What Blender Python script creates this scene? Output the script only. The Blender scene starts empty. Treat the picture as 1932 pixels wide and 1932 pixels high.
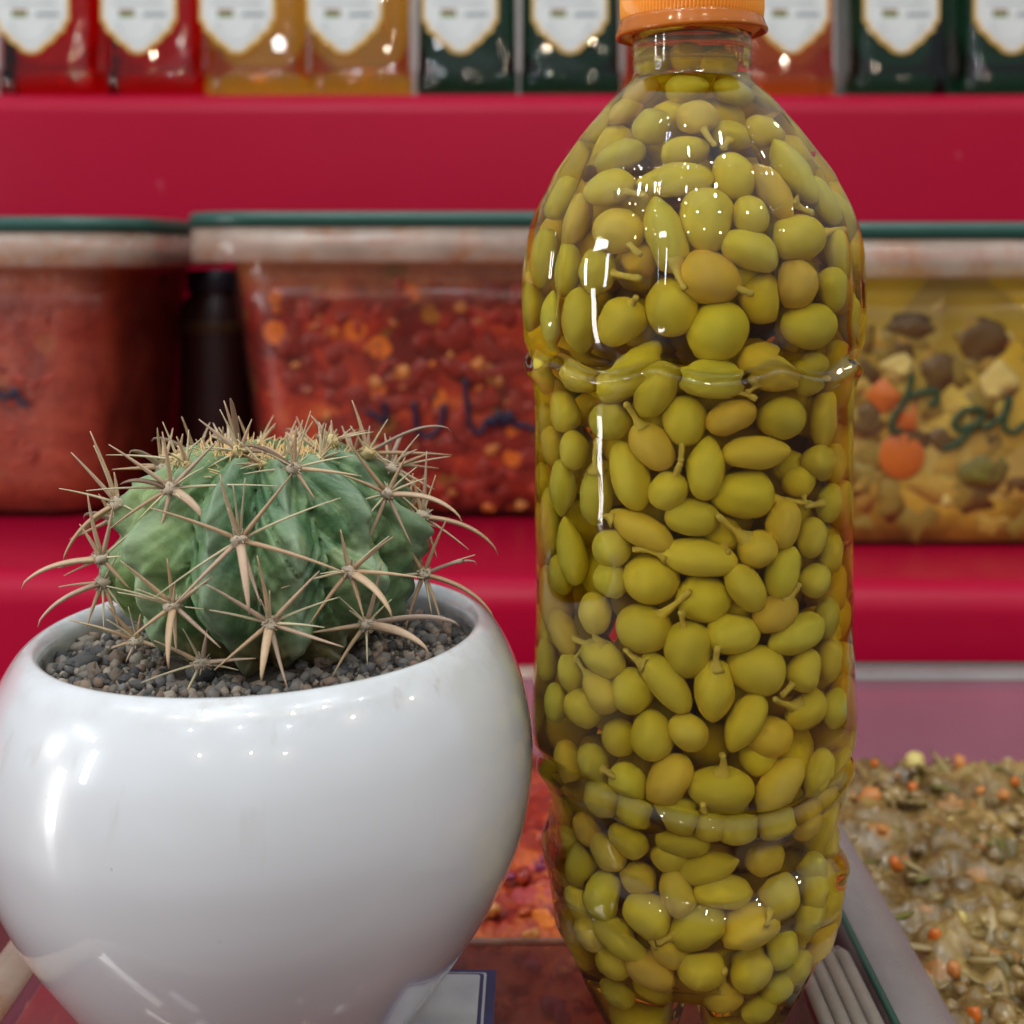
import bpy, bmesh, math, random
from mathutils import Vector, Matrix, noise, Euler
R = random.Random(7)
PI = math.pi
C = bpy.context.scene.collection
sc = bpy.context.scene

# ---------------------------------------------------------------- camera
CAMZ = 0.30          # lens height above the counter
F = 2500.0           # focal length in units of a 1932 px wide picture
HX, HY = 966.0, 480.0
cd = bpy.data.cameras.new('camera'); cam = bpy.data.objects.new('camera', cd); C.objects.link(cam)
cam.location = (0, 0, CAMZ); cam.rotation_euler = (PI/2, 0, 0)
cd.sensor_width = 36; cd.lens = 36*F/1932; cd.shift_y = -(966-HY)/1932
cd.clip_start = 0.01; cd.clip_end = 50
cd.dof.use_dof = True; cd.dof.focus_distance = 0.315; cd.dof.aperture_fstop = 14
sc.camera = cam

# ---------------------------------------------------------------- light
w = bpy.data.worlds.new('World'); sc.world = w; w.use_nodes = True
nt = w.node_tree; nt.nodes.clear()
wo = nt.nodes.new('ShaderNodeOutputWorld'); bg = nt.nodes.new('ShaderNodeBackground')
tc = nt.nodes.new('ShaderNodeTexCoord'); sp = nt.nodes.new('ShaderNodeSeparateXYZ')
mr = nt.nodes.new('ShaderNodeMapRange'); cr = nt.nodes.new('ShaderNodeValToRGB')
mr.inputs['From Min'].default_value = -1; mr.inputs['From Max'].default_value = 1
nt.links.new(tc.outputs['Generated'], sp.inputs[0]); nt.links.new(sp.outputs['Z'], mr.inputs[0])
wn = nt.nodes.new('ShaderNodeTexNoise'); wn.inputs['Scale'].default_value = 2.4; wn.inputs['Detail'].default_value = 3.0
wmp = nt.nodes.new('ShaderNodeMapping'); wmp.inputs['Scale'].default_value = (1, 1, 1.8); nt.links.new(tc.outputs['Generated'], wmp.inputs[0]); nt.links.new(wmp.outputs[0], wn.inputs['Vector'])
wm = nt.nodes.new('ShaderNodeMath'); wm.operation = 'MULTIPLY_ADD'; wm.inputs[1].default_value = 0.55; nt.links.new(wn.outputs['Fac'], wm.inputs[0])
ws = nt.nodes.new('ShaderNodeMath'); ws.operation = 'ADD'; ws.inputs[1].default_value = -0.275; nt.links.new(mr.outputs[0], ws.inputs[0]); nt.links.new(ws.outputs[0], wm.inputs[2])
nt.links.new(wm.outputs[0], cr.inputs[0]); nt.links.new(cr.outputs[0], bg.inputs[0]); nt.links.new(bg.outputs[0], wo.inputs[0])
e = cr.color_ramp.elements
e[0].position = 0.30; e[0].color = (0.14, 0.10, 0.08, 1)
e[1].position = 0.72; e[1].color = (0.66, 0.72, 0.80, 1)
m_ = cr.color_ramp.elements.new(0.50); m_.color = (0.19, 0.175, 0.16, 1)
bg.inputs[1].default_value = 0.62

def area(name, loc, target, sx, sy, power, col):
    l = bpy.data.lights.new(name, 'AREA'); l.shape = 'RECTANGLE'; l.size = sx; l.size_y = sy
    l.energy = power; l.color = col
    o = bpy.data.objects.new(name, l); C.objects.link(o); o.location = loc
    o.rotation_euler = (Vector(target)-Vector(loc)).to_track_quat('-Z', 'Y').to_euler()
    return o
area('ceiling_panel_light', (-0.3, 0.10, 2.1), (0, 0.35, 0.1), 2.2, 1.8, 4.5, (0.88, 0.95, 1.0))
area('doorway_light', (-1.06, 0.00, 0.16), (0.03, 0.31, 0.22), 0.085, 0.36, 1.5, (1.0, 0.98, 0.95))
area('shop_window_light', (-1.6, -0.50, 0.60), (0.0, 0.5, 0.2), 0.10, 0.40, 2.2, (0.85, 0.93, 1.0))
area('shop_window_light', (-1.5, -0.15, 0.85), (0.0, 0.5, 0.2), 0.34, 0.07, 1.4, (0.85, 0.95, 1.0))
area('shop_window_light', (-1.5, 0.10, 0.52), (0.0, 0.5, 0.2), 0.06, 0.22, 1.4, (1.0, 0.95, 0.88))
def bulb(x, y, z, power, col, r=0.021):
    l = bpy.data.lights.new('spot_bulb_light', 'POINT'); l.energy = power; l.color = col; l.shadow_soft_size = r
    o = bpy.data.objects.new('spot_bulb_light', l); C.objects.link(o); o.location = (x, y, z)
WARM = (1.0, 0.84, 0.62); COOL = (0.80, 0.92, 1.0)
for i, x in enumerate((-0.80, -0.42, -0.10, 0.22, 0.60)):
    bulb(x+(0.06, -0.09, 0.02, 0.10, -0.04)[i], -0.42+(0.1, -0.12, 0.03, -0.05, 0.16)[i], 1.55, 3.2, WARM)
for i, x in enumerate((-0.95, -0.55, -0.20, 0.16, 0.50, 0.85)):
    bulb(x+(-0.05, 0.08, -0.03, 0.09, -0.07, 0.03)[i], 0.05+(0.12, -0.10, 0.05, -0.16, 0.02, -0.06)[i], 1.62, 3.0, COOL, 0.020)
for x in (-0.65, -0.12, 0.40): bulb(x, -0.85, 1.35, 2.2, COOL, 0.019)
bulb(-0.32, -0.18, 1.35, 5.0, (0.93, 0.97, 1), 0.045)
bulb(0.9, 0.9, 1.2, 2.5, WARM, 0.03)
for x, y, z in ((0.75, -0.30, 1.0), (1.1, 0.2, 0.95), (0.35, -0.9, 0.85), (-0.45, -0.95, 0.9), (0.05, -1.1, 1.0)): bulb(x, y, z, 1.3, WARM, 0.018)

sc.view_settings.view_transform = 'Standard'; sc.view_settings.look = 'None'
sc.view_settings.exposure = 0.48; sc.view_settings.gamma = 1
cy_ = sc.cycles
cy_.caustics_refractive = True; cy_.caustics_reflective = False
cy_.max_bounces = 14; cy_.transmission_bounces = 12; cy_.glossy_bounces = 5; cy_.diffuse_bounces = 4
cy_.transparent_max_bounces = 20; cy_.sample_clamp_indirect = 10; cy_.blur_glossy = 0.3
cy_.use_denoising = True

# ---------------------------------------------------------------- helpers
def at(x, y, Y):
    """point at depth Y seen at (x, y) of the 1932 px picture"""
    return Vector(((x-HX)/F*Y, Y, CAMZ+(HY-y)/F*Y))
def mk(name, verts, faces, m, parent=None, smooth=True, loc=None):
    me = bpy.data.meshes.new(name); me.from_pydata([tuple(v) for v in verts], [], faces); me.update()
    if smooth: me.polygons.foreach_set('use_smooth', [True]*len(me.polygons))
    if m:
        for k in (m if isinstance(m, (list, tuple)) else [m]): me.materials.append(k)
    o = bpy.data.objects.new(name, me); C.objects.link(o)
    if parent: o.parent = parent
    if loc: o.location = loc
    return o
def mkmesh(name, me, parent=None):
    o = bpy.data.objects.new(name, me); C.objects.link(o)
    if parent: o.parent = parent
    return o
def empty(name, loc, label, cat, group=None):
    o = bpy.data.objects.new(name, None); C.objects.link(o); o.location = loc; o.empty_display_size = 0.02
    tag(o, label, cat, group); return o
def tag(o, label=None, cat=None, group=None, kind=None):
    if label: o['label'] = label
    if cat: o['category'] = cat
    if group: o['group'] = group
    if kind: o['kind'] = kind
    return o
class MB:
    def __init__(s): s.v = []; s.f = []
    def add(s, v, f):
        n = len(s.v); s.v += [Vector(p) for p in v]; s.f += [[n+i for i in q] for q in f]
    def build(s, name, m, parent=None, smooth=True): return mk(name, s.v, s.f, m, parent, smooth)
def lathe(prof, n, close=False, cap0=False, cap1=False):
    """prof: list of (r, z)"""
    v = []; f = []
    for r, z in prof:
        for i in range(n):
            a = 2*PI*i/n; v.append((r*math.cos(a), r*math.sin(a), z))
    m = len(prof)
    for j in range(m-1):
        for i in range(n):
            k = (i+1) % n; f.append([j*n+i, j*n+k, (j+1)*n+k, (j+1)*n+i])
    if cap0: f.append([i for i in range(n)][::-1])
    if cap1: f.append([(m-1)*n+i for i in range(n)])
    return v, f
def rr(cx, cy, hw, hd, r, n=6):
    """rounded rectangle loop, counter-clockwise"""
    r = max(0.0005, min(r, hw*0.98, hd*0.98)); p = []
    for (sx, sy, a0) in ((1, 1, 0), (-1, 1, PI/2), (-1, -1, PI), (1, -1, 3*PI/2)):
        for i in range(n+1):
            a = a0+PI/2*i/n
            p.append((cx+sx*(hw-r)+r*math.cos(a), cy+sy*(hd-r)+r*math.sin(a)))
    return p
def loft(levels, n=6, cap0=True, cap1=True):
    """levels: list of (cx, cy, hw, hd, r, z)"""
    v = []; f = []; k = 4*(n+1)
    for (cx, cy, hw, hd, r, z) in levels:
        v += [(x, y, z) for x, y in rr(cx, cy, hw, hd, r, n)]
    for j in range(len(levels)-1):
        for i in range(k):
            q = (i+1) % k; f.append([j*k+i, j*k+q, (j+1)*k+q, (j+1)*k+i])
    if cap0: f.append(list(range(k))[::-1])
    if cap1: f.append([(len(levels)-1)*k+i for i in range(k)])
    return v, f
def tube(pts, rad, n=6, flat=1.0, up=None):
    """tube through points; rad a number or list"""
    pts = [Vector(p) for p in pts]; m = len(pts)
    if not isinstance(rad, (list, tuple)): rad = [rad]*m
    v = []; f = []; ref = up or Vector((0.13, 0.2, 0.97))
    for j, p in enumerate(pts):
        t = (pts[min(j+1, m-1)]-pts[max(j-1, 0)])
        t = t.normalized() if t.length > 1e-9 else Vector((0, 0, 1))
        a = t.cross(ref)
        if a.length < 1e-3: a = t.cross(Vector((1, 0, 0)))
        a.normalize(); b = a.cross(t).normalized()
        for i in range(n):
            q = 2*PI*i/n; v.append(p+a*math.cos(q)*rad[j]+b*math.sin(q)*rad[j]*flat)
    for j in range(m-1):
        for i in range(n):
            k = (i+1) % n; f.append([j*n+i, j*n+k, (j+1)*n+k, (j+1)*n+i])
    f.append(list(range(n))[::-1]); f.append([(m-1)*n+i for i in range(n)])
    return v, f
def bez(p0, p1, p2, n=8):
    p0, p1, p2 = Vector(p0), Vector(p1), Vector(p2)
    return [p0*(1-t)**2+p1*2*t*(1-t)+p2*t*t for t in [i/n for i in range(n+1)]]
def catmull(P, n=5):
    P = [Vector(p) for p in P]; out = []
    for i in range(len(P)-1):
        a = P[max(i-1, 0)]; b = P[i]; c = P[i+1]; d = P[min(i+2, len(P)-1)]
        for k in range(n):
            t = k/n
            out.append(0.5*((2*b)+(c-a)*t+(2*a-5*b+4*c-d)*t*t+(3*b-a-3*c+d)*t**3))
    out.append(P[-1]); return out
def interp(tab, x):
    if x <= tab[0][0]: return tab[0][1]
    for (a, b), (c, d) in zip(tab, tab[1:]):
        if x <= c: 
            t = (x-a)/(c-a); return b+(d-b)*t
    return tab[-1][1]
def smooth_interp(tab, x):
    n = len(tab)
    if x <= tab[0][0]: return tab[0][1]
    if x >= tab[-1][0]: return tab[-1][1]
    for i in range(n-1):
        if x <= tab[i+1][0]:
            x0, y0 = tab[i]; x1, y1 = tab[i+1]; h = x1-x0
            def sl(j):
                if j == 0: return (tab[1][1]-tab[0][1])/(tab[1][0]-tab[0][0])
                if j == n-1: return (tab[-1][1]-tab[-2][1])/(tab[-1][0]-tab[-2][0])
                return (tab[j+1][1]-tab[j-1][1])/(tab[j+1][0]-tab[j-1][0])
            t = (x-x0)/h; m0, m1 = sl(i)*h, sl(i+1)*h
            return (2*t**3-3*t*t+1)*y0+(t**3-2*t*t+t)*m0+(-2*t**3+3*t*t)*y1+(t**3-t*t)*m1
def sstep(a, b, x):
    t = max(0, min(1, (x-a)/(b-a))); return t*t*(3-2*t)

# ---------------------------------------------------------------- materials
class NT:
    def __init__(s, name):
        s.m = bpy.data.materials.new(name); s.m.use_nodes = True; s.t = s.m.node_tree; s.t.nodes.clear()
        s.out = s.t.nodes.new('ShaderNodeOutputMaterial')
    def n(s, typ, **kw):
        x = s.t.nodes.new('ShaderNode'+typ)
        for k, v in kw.items():
            if hasattr(x, k) and k not in x.inputs: setattr(x, k, v)
        return x
    def l(s, a, b): s.t.links.new(a, b)
    def coord(s, kind='Object', scale=1.0, obj_random=False):
        tc = s.n('TexCoord'); o = tc.outputs[kind]
        if obj_random:
            oi = s.n('ObjectInfo'); v = s.n('VectorMath'); v.operation = 'SCALE'; cmb = s.n('CombineXYZ')
            for i in range(3): s.l(oi.outputs['Random'], cmb.inputs[i])
            v.inputs['Scale'].default_value = 17.0; s.l(cmb.outputs[0], v.inputs[0])
            ad = s.n('VectorMath'); ad.operation = 'ADD'; s.l(o, ad.inputs[0]); s.l(v.outputs[0], ad.inputs[1]); o = ad.outputs[0]
        return o
    def noise(s, co, scale, detail=4, rough=0.55, dist=0):
        x = s.n('TexNoise'); x.inputs['Scale'].default_value = scale; x.inputs['Detail'].default_value = detail
        x.inputs['Roughness'].default_value = rough; x.inputs['Distortion'].default_value = dist; s.l(co, x.inputs['Vector']); return x.outputs['Fac']
    def voro(s, co, scale, feature='F1', rnd=1):
        x = s.n('TexVoronoi'); x.feature = feature; x.inputs['Scale'].default_value = scale; x.inputs['Randomness'].default_value = rnd
        s.l(co, x.inputs['Vector']); return x
    def ramp(s, fac, stops, interp_='LINEAR'):
        x = s.n('ValToRGB'); x.color_ramp.interpolation = interp_; el = x.color_ramp.elements
        el[0].position, c = stops[0]; el[0].color = (*c, 1); el[1].position, c = stops[-1]; el[1].color = (*c, 1)
        for p, c in stops[1:-1]:
            k = el.new(p); k.color = (*c, 1)
        s.l(fac, x.inputs[0]); return x.outputs[0]
    def mix(s, fac, a, b, mode='MIX'):
        x = s.n('Mix'); x.data_type = 'RGBA'; x.blend_type = mode
        for inp, v in ((x.inputs[0], fac), (x.inputs[6], a), (x.inputs[7], b)):
            if hasattr(v, 'links'): s.l(v, inp)
            elif isinstance(v, tuple): inp.default_value = (*v, 1)
            else: inp.default_value = v
        return x.outputs[2]
    def bump(s, h, strength=0.3, dist=0.001):
        x = s.n('Bump'); x.inputs['Strength'].default_value = strength; x.inputs['Distance'].default_value = dist; s.l(h, x.inputs['Height']); return x.outputs[0]
    def math(s, op, a, b=0.0, c=0.0):
        x = s.n('Math'); x.operation = op
        for inp, v in zip(x.inputs, (a, b, c)):
            if hasattr(v, 'links'): s.l(v, inp)
            else: inp.default_value = v
        return x.outputs[0]
    def bsdf(s, col=(0.5, 0.5, 0.5), rough=0.5, normal=None, **kw):
        x = s.n('BsdfPrincipled')
        if hasattr(col, 'links'): s.l(col, x.inputs['Base Color'])
        else: x.inputs['Base Color'].default_value = (*col, 1)
        if hasattr(rough, 'links'): s.l(rough, x.inputs['Roughness'])
        else: x.inputs['Roughness'].default_value = rough
        if normal is not None: s.l(normal, x.inputs['Normal'])
        for k, v in kw.items():
            i = x.inputs[k.replace('_', ' ')]
            i.default_value = v
        return x
    def end(s, sh): s.l(sh.outputs[0] if hasattr(sh, 'outputs') else sh, s.out.inputs['Surface']); return s.m

def m_simple(name, col, rough=0.5, **kw):
    t = NT(name); co = t.coord(); n = t.noise(co, 60, 3)
    c = t.mix(n, tuple(k*0.85 for k in col), tuple(min(1, k*1.12) for k in col))
    return t.end(t.bsdf(c, rough, **kw))
def m_clear(name, tint=(0.9, 0.9, 0.9), haze=0.15, hazecol=(0.6, 0.58, 0.55), rough=0.08, dirt=0.0, spec=0.7, stain=None):
    """thin see-through plastic: see-through + cloudy + glossy at grazing angles"""
    t = NT(name); tr = t.n('BsdfTransparent'); tr.inputs[0].default_value = (*tint, 1)
    co = t.coord(); n = t.noise(co, 25, 5, 0.6)
    d = t.n('BsdfDiffuse'); hc = t.mix(n, tuple(k*0.8 for k in hazecol), hazecol)
    if stain: hc = t.mix(t.ramp(t.noise(co, 38, 5, 0.7), [(0.48, (0, 0, 0)), (0.70, (1, 1, 1))]), hc, stain)
    t.l(hc, d.inputs[0])
    mx = t.n('MixShader'); hz = t.math('MULTIPLY_ADD', n, dirt, haze-dirt*0.5); t.l(hz, mx.inputs[0]); t.l(tr.outputs[0], mx.inputs[1]); t.l(d.outputs[0], mx.inputs[2])
    g = t.n('BsdfGlossy'); g.inputs['Roughness'].default_value = rough
    lw = t.n('LayerWeight'); lw.inputs[0].default_value = 0.5
    fr = t.math('MULTIPLY_ADD', t.math('POWER', lw.outputs['Facing'], 4.0), spec*0.8, 0.035)
    m2 = t.n('MixShader'); t.l(fr, m2.inputs[0]); t.l(mx.outputs[0], m2.inputs[1]); t.l(g.outputs[0], m2.inputs[2])
    return t.end(m2)

def m_vinyl():
    t = NT('crimson_vinyl'); co = t.coord('Object')
    n = t.noise(co, 3, 4); n2 = t.noise(co, 220, 3)
    c = t.mix(n, (0.330, 0.002, 0.020), (0.430, 0.003, 0.036))
    sp_ = t.ramp(t.noise(co, 38, 2), [(0.0, (0, 0, 0)), (0.73, (0, 0, 0)), (0.78, (0.4, 0.4, 0.4))])
    c = t.mix(sp_, c, (0.50, 0.12, 0.15))
    return t.end(t.bsdf(c, 0.33, t.bump(t.math('ADD', n2, t.math('MULTIPLY', n, 12.0)), 0.15, 0.0006), Specular_IOR_Level=0.16))
M = {}
M['vinyl'] = m_vinyl()
M['counter'] = m_simple('dark_counter', (0.10, 0.03, 0.03), 0.4)
M['wall'] = m_simple('pale_back_wall', (0.42, 0.41, 0.39), 0.8)
M['tub_clear'] = m_clear('tub_plastic', (0.95, 0.91, 0.88), 0.035, (0.60, 0.34, 0.26), 0.14, 0.05, 0.35)
M['tub_frost'] = m_clear('frosted_tub_plastic', (0.95, 0.80, 0.84), 0.26, (0.74, 0.27, 0.38), 0.15, 0.12, 0.4)  # pink haze: red light off the shelf put into the plastic's colour
M['tub_rim'] = m_clear('tub_rim_plastic', (0.88, 0.80, 0.72), 0.50, (0.66, 0.52, 0.42), 0.18, 0.6, 0.5, (0.55, 0.25, 0.12))
M['lid_clear'] = m_clear('lid_plastic', (0.86, 0.76, 0.74), 0.25, (0.40, 0.24, 0.21), 0.05, 0.10)
M['rim_grey'] = m_clear('grey_rim_plastic', (0.82, 0.78, 0.78), 0.50, (0.44, 0.40, 0.39), 0.25, 0.3)
M['green_edge'] = m_simple('dark_green_lid_edge', (0.015, 0.075, 0.058), 0.35)
M['marker'] = m_simple('marker_ink', (0.006, 0.006, 0.028), 0.5)
M['marker_green'] = m_simple('green_marker_ink', (0.02, 0.05, 0.015), 0.5)

def m_relish(name, cols, chunk, scale=90, fine=380, rough=0.25, spec=0.6, chunkamt=0.62, smear=None):
    t = NT(name); co = t.coord()
    n = t.noise(co, scale*0.35, 6, 0.65, 0.6)
    c = t.ramp(n, [(0.30, cols[0]), (0.46, cols[1]), (0.58, cols[2]), (0.72, cols[3])])
    v = t.voro(co, scale); sel = t.n('SeparateColor'); t.l(v.outputs['Color'], sel.inputs[0])
    k = t.math('GREATER_THAN', sel.outputs[0], 1-chunkamt*0.25)
    edge = t.math('LESS_THAN', v.outputs['Distance'], 0.46)
    if smear:
        sz = t.n('SeparateXYZ'); t.l(co, sz.inputs[0])
        sm = t.math('ADD', t.math('MULTIPLY_ADD', sz.outputs['Z'], 26.0, -3.75), t.math('MULTIPLY', t.noise(co, 30, 4, 0.7), 1.3))
        c = t.mix(t.math('MULTIPLY', t.ramp(sm, [(0.35, (0, 0, 0)), (0.9, (1, 1, 1))]), 0.8), c, smear)
    c = t.mix(t.math('MULTIPLY', t.math('MULTIPLY', k, edge), 0.95), c, chunk[0])
    k2 = t.math('GREATER_THAN', sel.outputs[1], 1-chunkamt*0.22)
    c = t.mix(t.math('MULTIPLY', t.math('MULTIPLY', k2, edge), 0.75), c, chunk[1])
    d = t.noise(co, fine, 3, 0.6)
    c = t.mix(0.35, c, t.ramp(d, [(0.3, (0.25, 0.25, 0.25)), (0.6, (1, 1, 1))]), 'MULTIPLY')
    return t.end(t.bsdf(c, rough, t.bump(t.math('ADD', d, v.outputs['Distance']), 0.5, 0.0015), Specular_IOR_Level=spec))
M['relish_red'] = m_relish('red_cabbage_relish', [(0.10, 0.008, 0.010), (0.36, 0.035, 0.018), (0.62, 0.14, 0.03), (0.45, 0.07, 0.05)], [(0.75, 0.20, 0.03), (0.45, 0.06, 0.07)], 90, 380, 0.25, 0.35)
M['relish_brown'] = m_relish('brown_vegetable_relish', [(0.09, 0.050, 0.012), (0.24, 0.145, 0.038), (0.42, 0.28, 0.085), (0.56, 0.41, 0.16)], [(0.46, 0.22, 0.06), (0.13, 0.10, 0.02)], 80, 300, 0.14, 0.9)
M['torshi_red'] = m_relish('chopped_red_pickle', [(0.05, 0.004, 0.003), (0.22, 0.014, 0.007), (0.46, 0.042, 0.014), (0.66, 0.16, 0.035)], [(0.80, 0.20, 0.02), (0.26, 0.13, 0.015)], 62, 260, 0.3, chunkamt=0.55, smear=(0.62, 0.24, 0.09))
M['torshi_dull'] = m_relish('fine_red_pickle', [(0.14, 0.012, 0.006), (0.30, 0.038, 0.02), (0.42, 0.07, 0.035), (0.50, 0.12, 0.05)], [(0.36, 0.09, 0.03), (0.14, 0.03, 0.015)], 60, 260, 0.35, chunkamt=0.3, smear=(0.55, 0.12, 0.03))
def m_mixed():
    t = NT('mixed_vegetable_pickle'); co = t.coord()
    n = t.noise(co, 16, 4, 0.55, 0.4)
    sp_ = t.n('SeparateXYZ'); t.l(co, sp_.inputs[0])
    top = t.math('MULTIPLY_ADD', sp_.outputs['Z'], 9.5, -0.78)
    top = t.math('ADD', top, t.math('MULTIPLY', t.noise(co, 9, 3), 0.6)); 
    c = t.ramp(n, [(0.30, (0.10, 0.05, 0.006)), (0.42, (0.34, 0.20, 0.02)), (0.54, (0.66, 0.44, 0.05)), (0.68, (0.82, 0.66, 0.14))])
    c = t.mix(t.ramp(top, [(0.40, (0, 0, 0)), (0.85, (1, 1, 1))]), c, (0.98, 0.76, 0.03))
    v = t.voro(co, 36); cc = t.n('SeparateColor'); t.l(v.outputs['Color'], cc.inputs[0]); c = t.mix(t.math('MULTIPLY', t.math('GREATER_THAN', cc.outputs[0], 0.72), 0.45), c, (0.20, 0.13, 0.02)); c = t.mix(t.math('MULTIPLY', t.math('GREATER_THAN', cc.outputs[1], 0.76), 0.4), c, (0.70, 0.58, 0.20)); c = t.mix(0.35, c, t.ramp(v.outputs['Distance'], [(0.2, (1, 1, 1)), (0.8, (0.2, 0.18, 0.14))]), 'MULTIPLY')
    return t.end(t.bsdf(c, 0.3))
M['torshi_mixed'] = m_mixed()
M['carrot'] = m_simple('carrot', (0.62, 0.15, 0.012), 0.3)
M['cauli'] = m_simple('cauliflower', (0.72, 0.58, 0.18), 0.45)
M['eggplant'] = m_simple('dark_eggplant', (0.13, 0.075, 0.015), 0.35)
M['leafbit'] = m_simple('herb_bit', (0.16, 0.15, 0.02), 0.4)
M['lentil'] = m_simple('orange_bit', (0.58, 0.22, 0.05), 0.35)
M['purple'] = m_simple('purple_cabbage_bit', (0.22, 0.03, 0.08), 0.3)

# ---------------------------------------------------------------- the stall (setting)
PL = CAMZ-0.198            # level of tub rims and lids: the bottle and the pot stand here
def step(name, x0, x1, y0, y1, z0, z1, bev, m, rot=0.0):
    v, f = [], []
    prof = [(y0, z0), (y0, z1-bev)]
    for i in range(1, 9):
        a = PI/2*i/8; prof.append((y0+bev-bev*math.cos(a), z1-bev+bev*math.sin(a)))
    prof += [(y1, z1), (y1, z0)]
    nx = 60
    for i in range(nx+1):
        x = x0+(x1-x0)*i/nx
        for (y, z) in prof:
            k = 0.0012*noise.noise(Vector((x*6, y*3, z*9)))
            v.append((x, y+k, z+k*0.6))
    m_ = len(prof)
    for i in range(nx):
        for j in range(m_-1): f.append([i*m_+j, (i+1)*m_+j, (i+1)*m_+j+1, i*m_+j+1])
    o = mk(name, v, f, m); o.rotation_euler = (0, 0, rot); tag(o, kind='structure'); return o
tag(mk('counter', *loft([(0, 0.35, 1.2, 0.6, 0.01, -0.03), (0, 0.35, 1.2, 0.6, 0.01, 0.0)]), M['counter'], smooth=False), kind='structure')
step('lower_display_shelf', -1.2, 1.2, 0.665, 1.068, 0.0005, CAMZ-0.164, 0.016, M['vinyl'], math.radians(-2.2))
step('upper_display_shelf', -1.4, 1.4, 1.07, 1.50, 0.0005, CAMZ+0.131, 0.018, M['vinyl'])
tag(mk('wall', *loft([(0, 1.56, 1.6, 0.03, 0.002, 0.0), (0, 1.56, 1.6, 0.03, 0.002, 1.3)]), M['wall'], smooth=False), kind='structure')

# ---------------------------------------------------------------- front tubs of relish
def open_tub(x0, x1, y0, y1, ztop, zbot, rimw, rimm, label, cat='tub', lipside=None):
    cx, cy = (x0+x1)/2, (y0+y1)/2; hw, hd = (x1-x0)/2, (y1-y0)/2
    t = empty('relish_tub', (cx, cy, zbot), label, cat, 'open relish tubs in the front row')
    ti = 0.010; th = 0.0022
    lv = [(0, 0, hw-rimw-ti, hd-rimw-ti, 0.02, 0), (0, 0, hw-rimw+0.001, hd-rimw+0.001, 0.022, ztop-zbot-0.003),
          (0, 0, hw-rimw-th, hd-rimw-th, 0.02, ztop-zbot-0.003), (0, 0, hw-rimw-ti-th, hd-rimw-ti-th, 0.018, th)]
    mk('tub_wall', *loft(lv, 8), M['tub_frost'], t)
    h = ztop-zbot
    rv = [(0, 0, hw-rimw-th, hd-rimw-th, 0.02, h-0.0025), (0, 0, hw-rimw-th+0.0008, hd-rimw-th+0.0008, 0.021, h),
          (0, 0, hw-0.0015, hd-0.0015, 0.026, h+0.0006), (0, 0, hw, hd, 0.027, h-0.001), (0, 0, hw, hd, 0.027, h-0.012),
          (0, 0, hw-0.0015, hd-0.0015, 0.026, h-0.012), (0, 0, hw-0.002, hd-0.002, 0.026, h-0.0025), (0, 0, hw-rimw-th, hd-rimw-th, 0.02, h-0.0025)]
    mk('rim', *loft(rv, 8, False, False), rimm, t)
    return t
TR = open_tub(0.0985, 0.345, 0.235, 0.640, PL, 0.003, 0.0145, M['rim_grey'], 'clear tub of brown vegetable relish at the right with a grey rim')
TC = open_tub(-0.146, 0.0925, 0.235, 0.640, PL-0.0005, 0.003, 0.010, M['tub_rim'], 'clear tub of red cabbage relish under the pot and the bottle')
# green line on the grey rim, along its left flank
v, f = loft([(0, 0, 0.1238, 0.2030, 0.028, 0), (0, 0, 0.1238, 0.2030, 0.028, 0.0016), (0, 0, 0.1222, 0.2014, 0.0265, 0.0016), (0, 0, 0.1222, 0.2014, 0.0265, 0)], 8, False, False)
mk('green_seal', v, f, M['green_edge'], TR).location = (0, 0, PL-0.003-0.0007)

def relish(name, x0, x1, y0, y1, z, m, label, seed, amp=0.004, n=170):
    v = []; f = []
    for j in range(n+1):
        for i in range(n+1):
            x = x0+(x1-x0)*i/n; y = y0+(y1-y0)*j/n
            p = Vector((x*1, y*1, seed))
            h = amp*(noise.noise(p*38)*1.1+noise.noise(p*95)*0.9+abs(noise.noise(p*210))*0.7)
            v.append((x, y, z+h))
    for j in range(n):
        for i in range(n):
            a = j*(n+1)+i; f.append([a, a+1, a+n+2, a+n+1])
    o = mk(name, v, f, m); tag(o, label, 'relish', kind='stuff'); return o
relish('vegetable_relish', 0.1255, 0.318, 0.262, 0.612, CAMZ-0.2355, M['relish_brown'], 'coarse brown relish with carrot and cauliflower bits in the right tub', 3.1, 0.0070)
relish('cabbage_relish', -0.121, 0.0680, 0.262, 0.612, CAMZ-0.2325, M['relish_red'], 'wet red and orange cabbage relish in the tub behind the pot', 8.7, 0.0045)

def blob(n1, n2, amp, seed, sc_=(1, 1, 1)):
    v = []; f = []
    for j in range(1, n1):
        for i in range(n2):
            a = PI*j/n1; b = 2*PI*i/n2
            p = Vector((math.sin(a)*math.cos(b), math.sin(a)*math.sin(b), math.cos(a)))
            k = 1+amp*noise.noise(p*1.6+Vector((seed, seed*2, 0)))+amp*0.4*noise.noise(p*4+Vector((seed, 0, 0)))
            v.append(Vector((p.x*sc_[0], p.y*sc_[1], p.z*sc_[2]))*k)
    top = len(v); v.append(Vector((0, 0, sc_[2]))); bot = len(v); v.append(Vector((0, 0, -sc_[2])))
    for j in range(n1-2):
        for i in range(n2):
            k = (i+1) % n2; f.append([j*n2+i, (j+1)*n2+i, (j+1)*n2+k, j*n2+k])
    for i in range(n2):
        k = (i+1) % n2; f.append([top, i, k]); f.append([bot, (n1-2)*n2+k, (n1-2)*n2+i])
    return v, f
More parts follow.
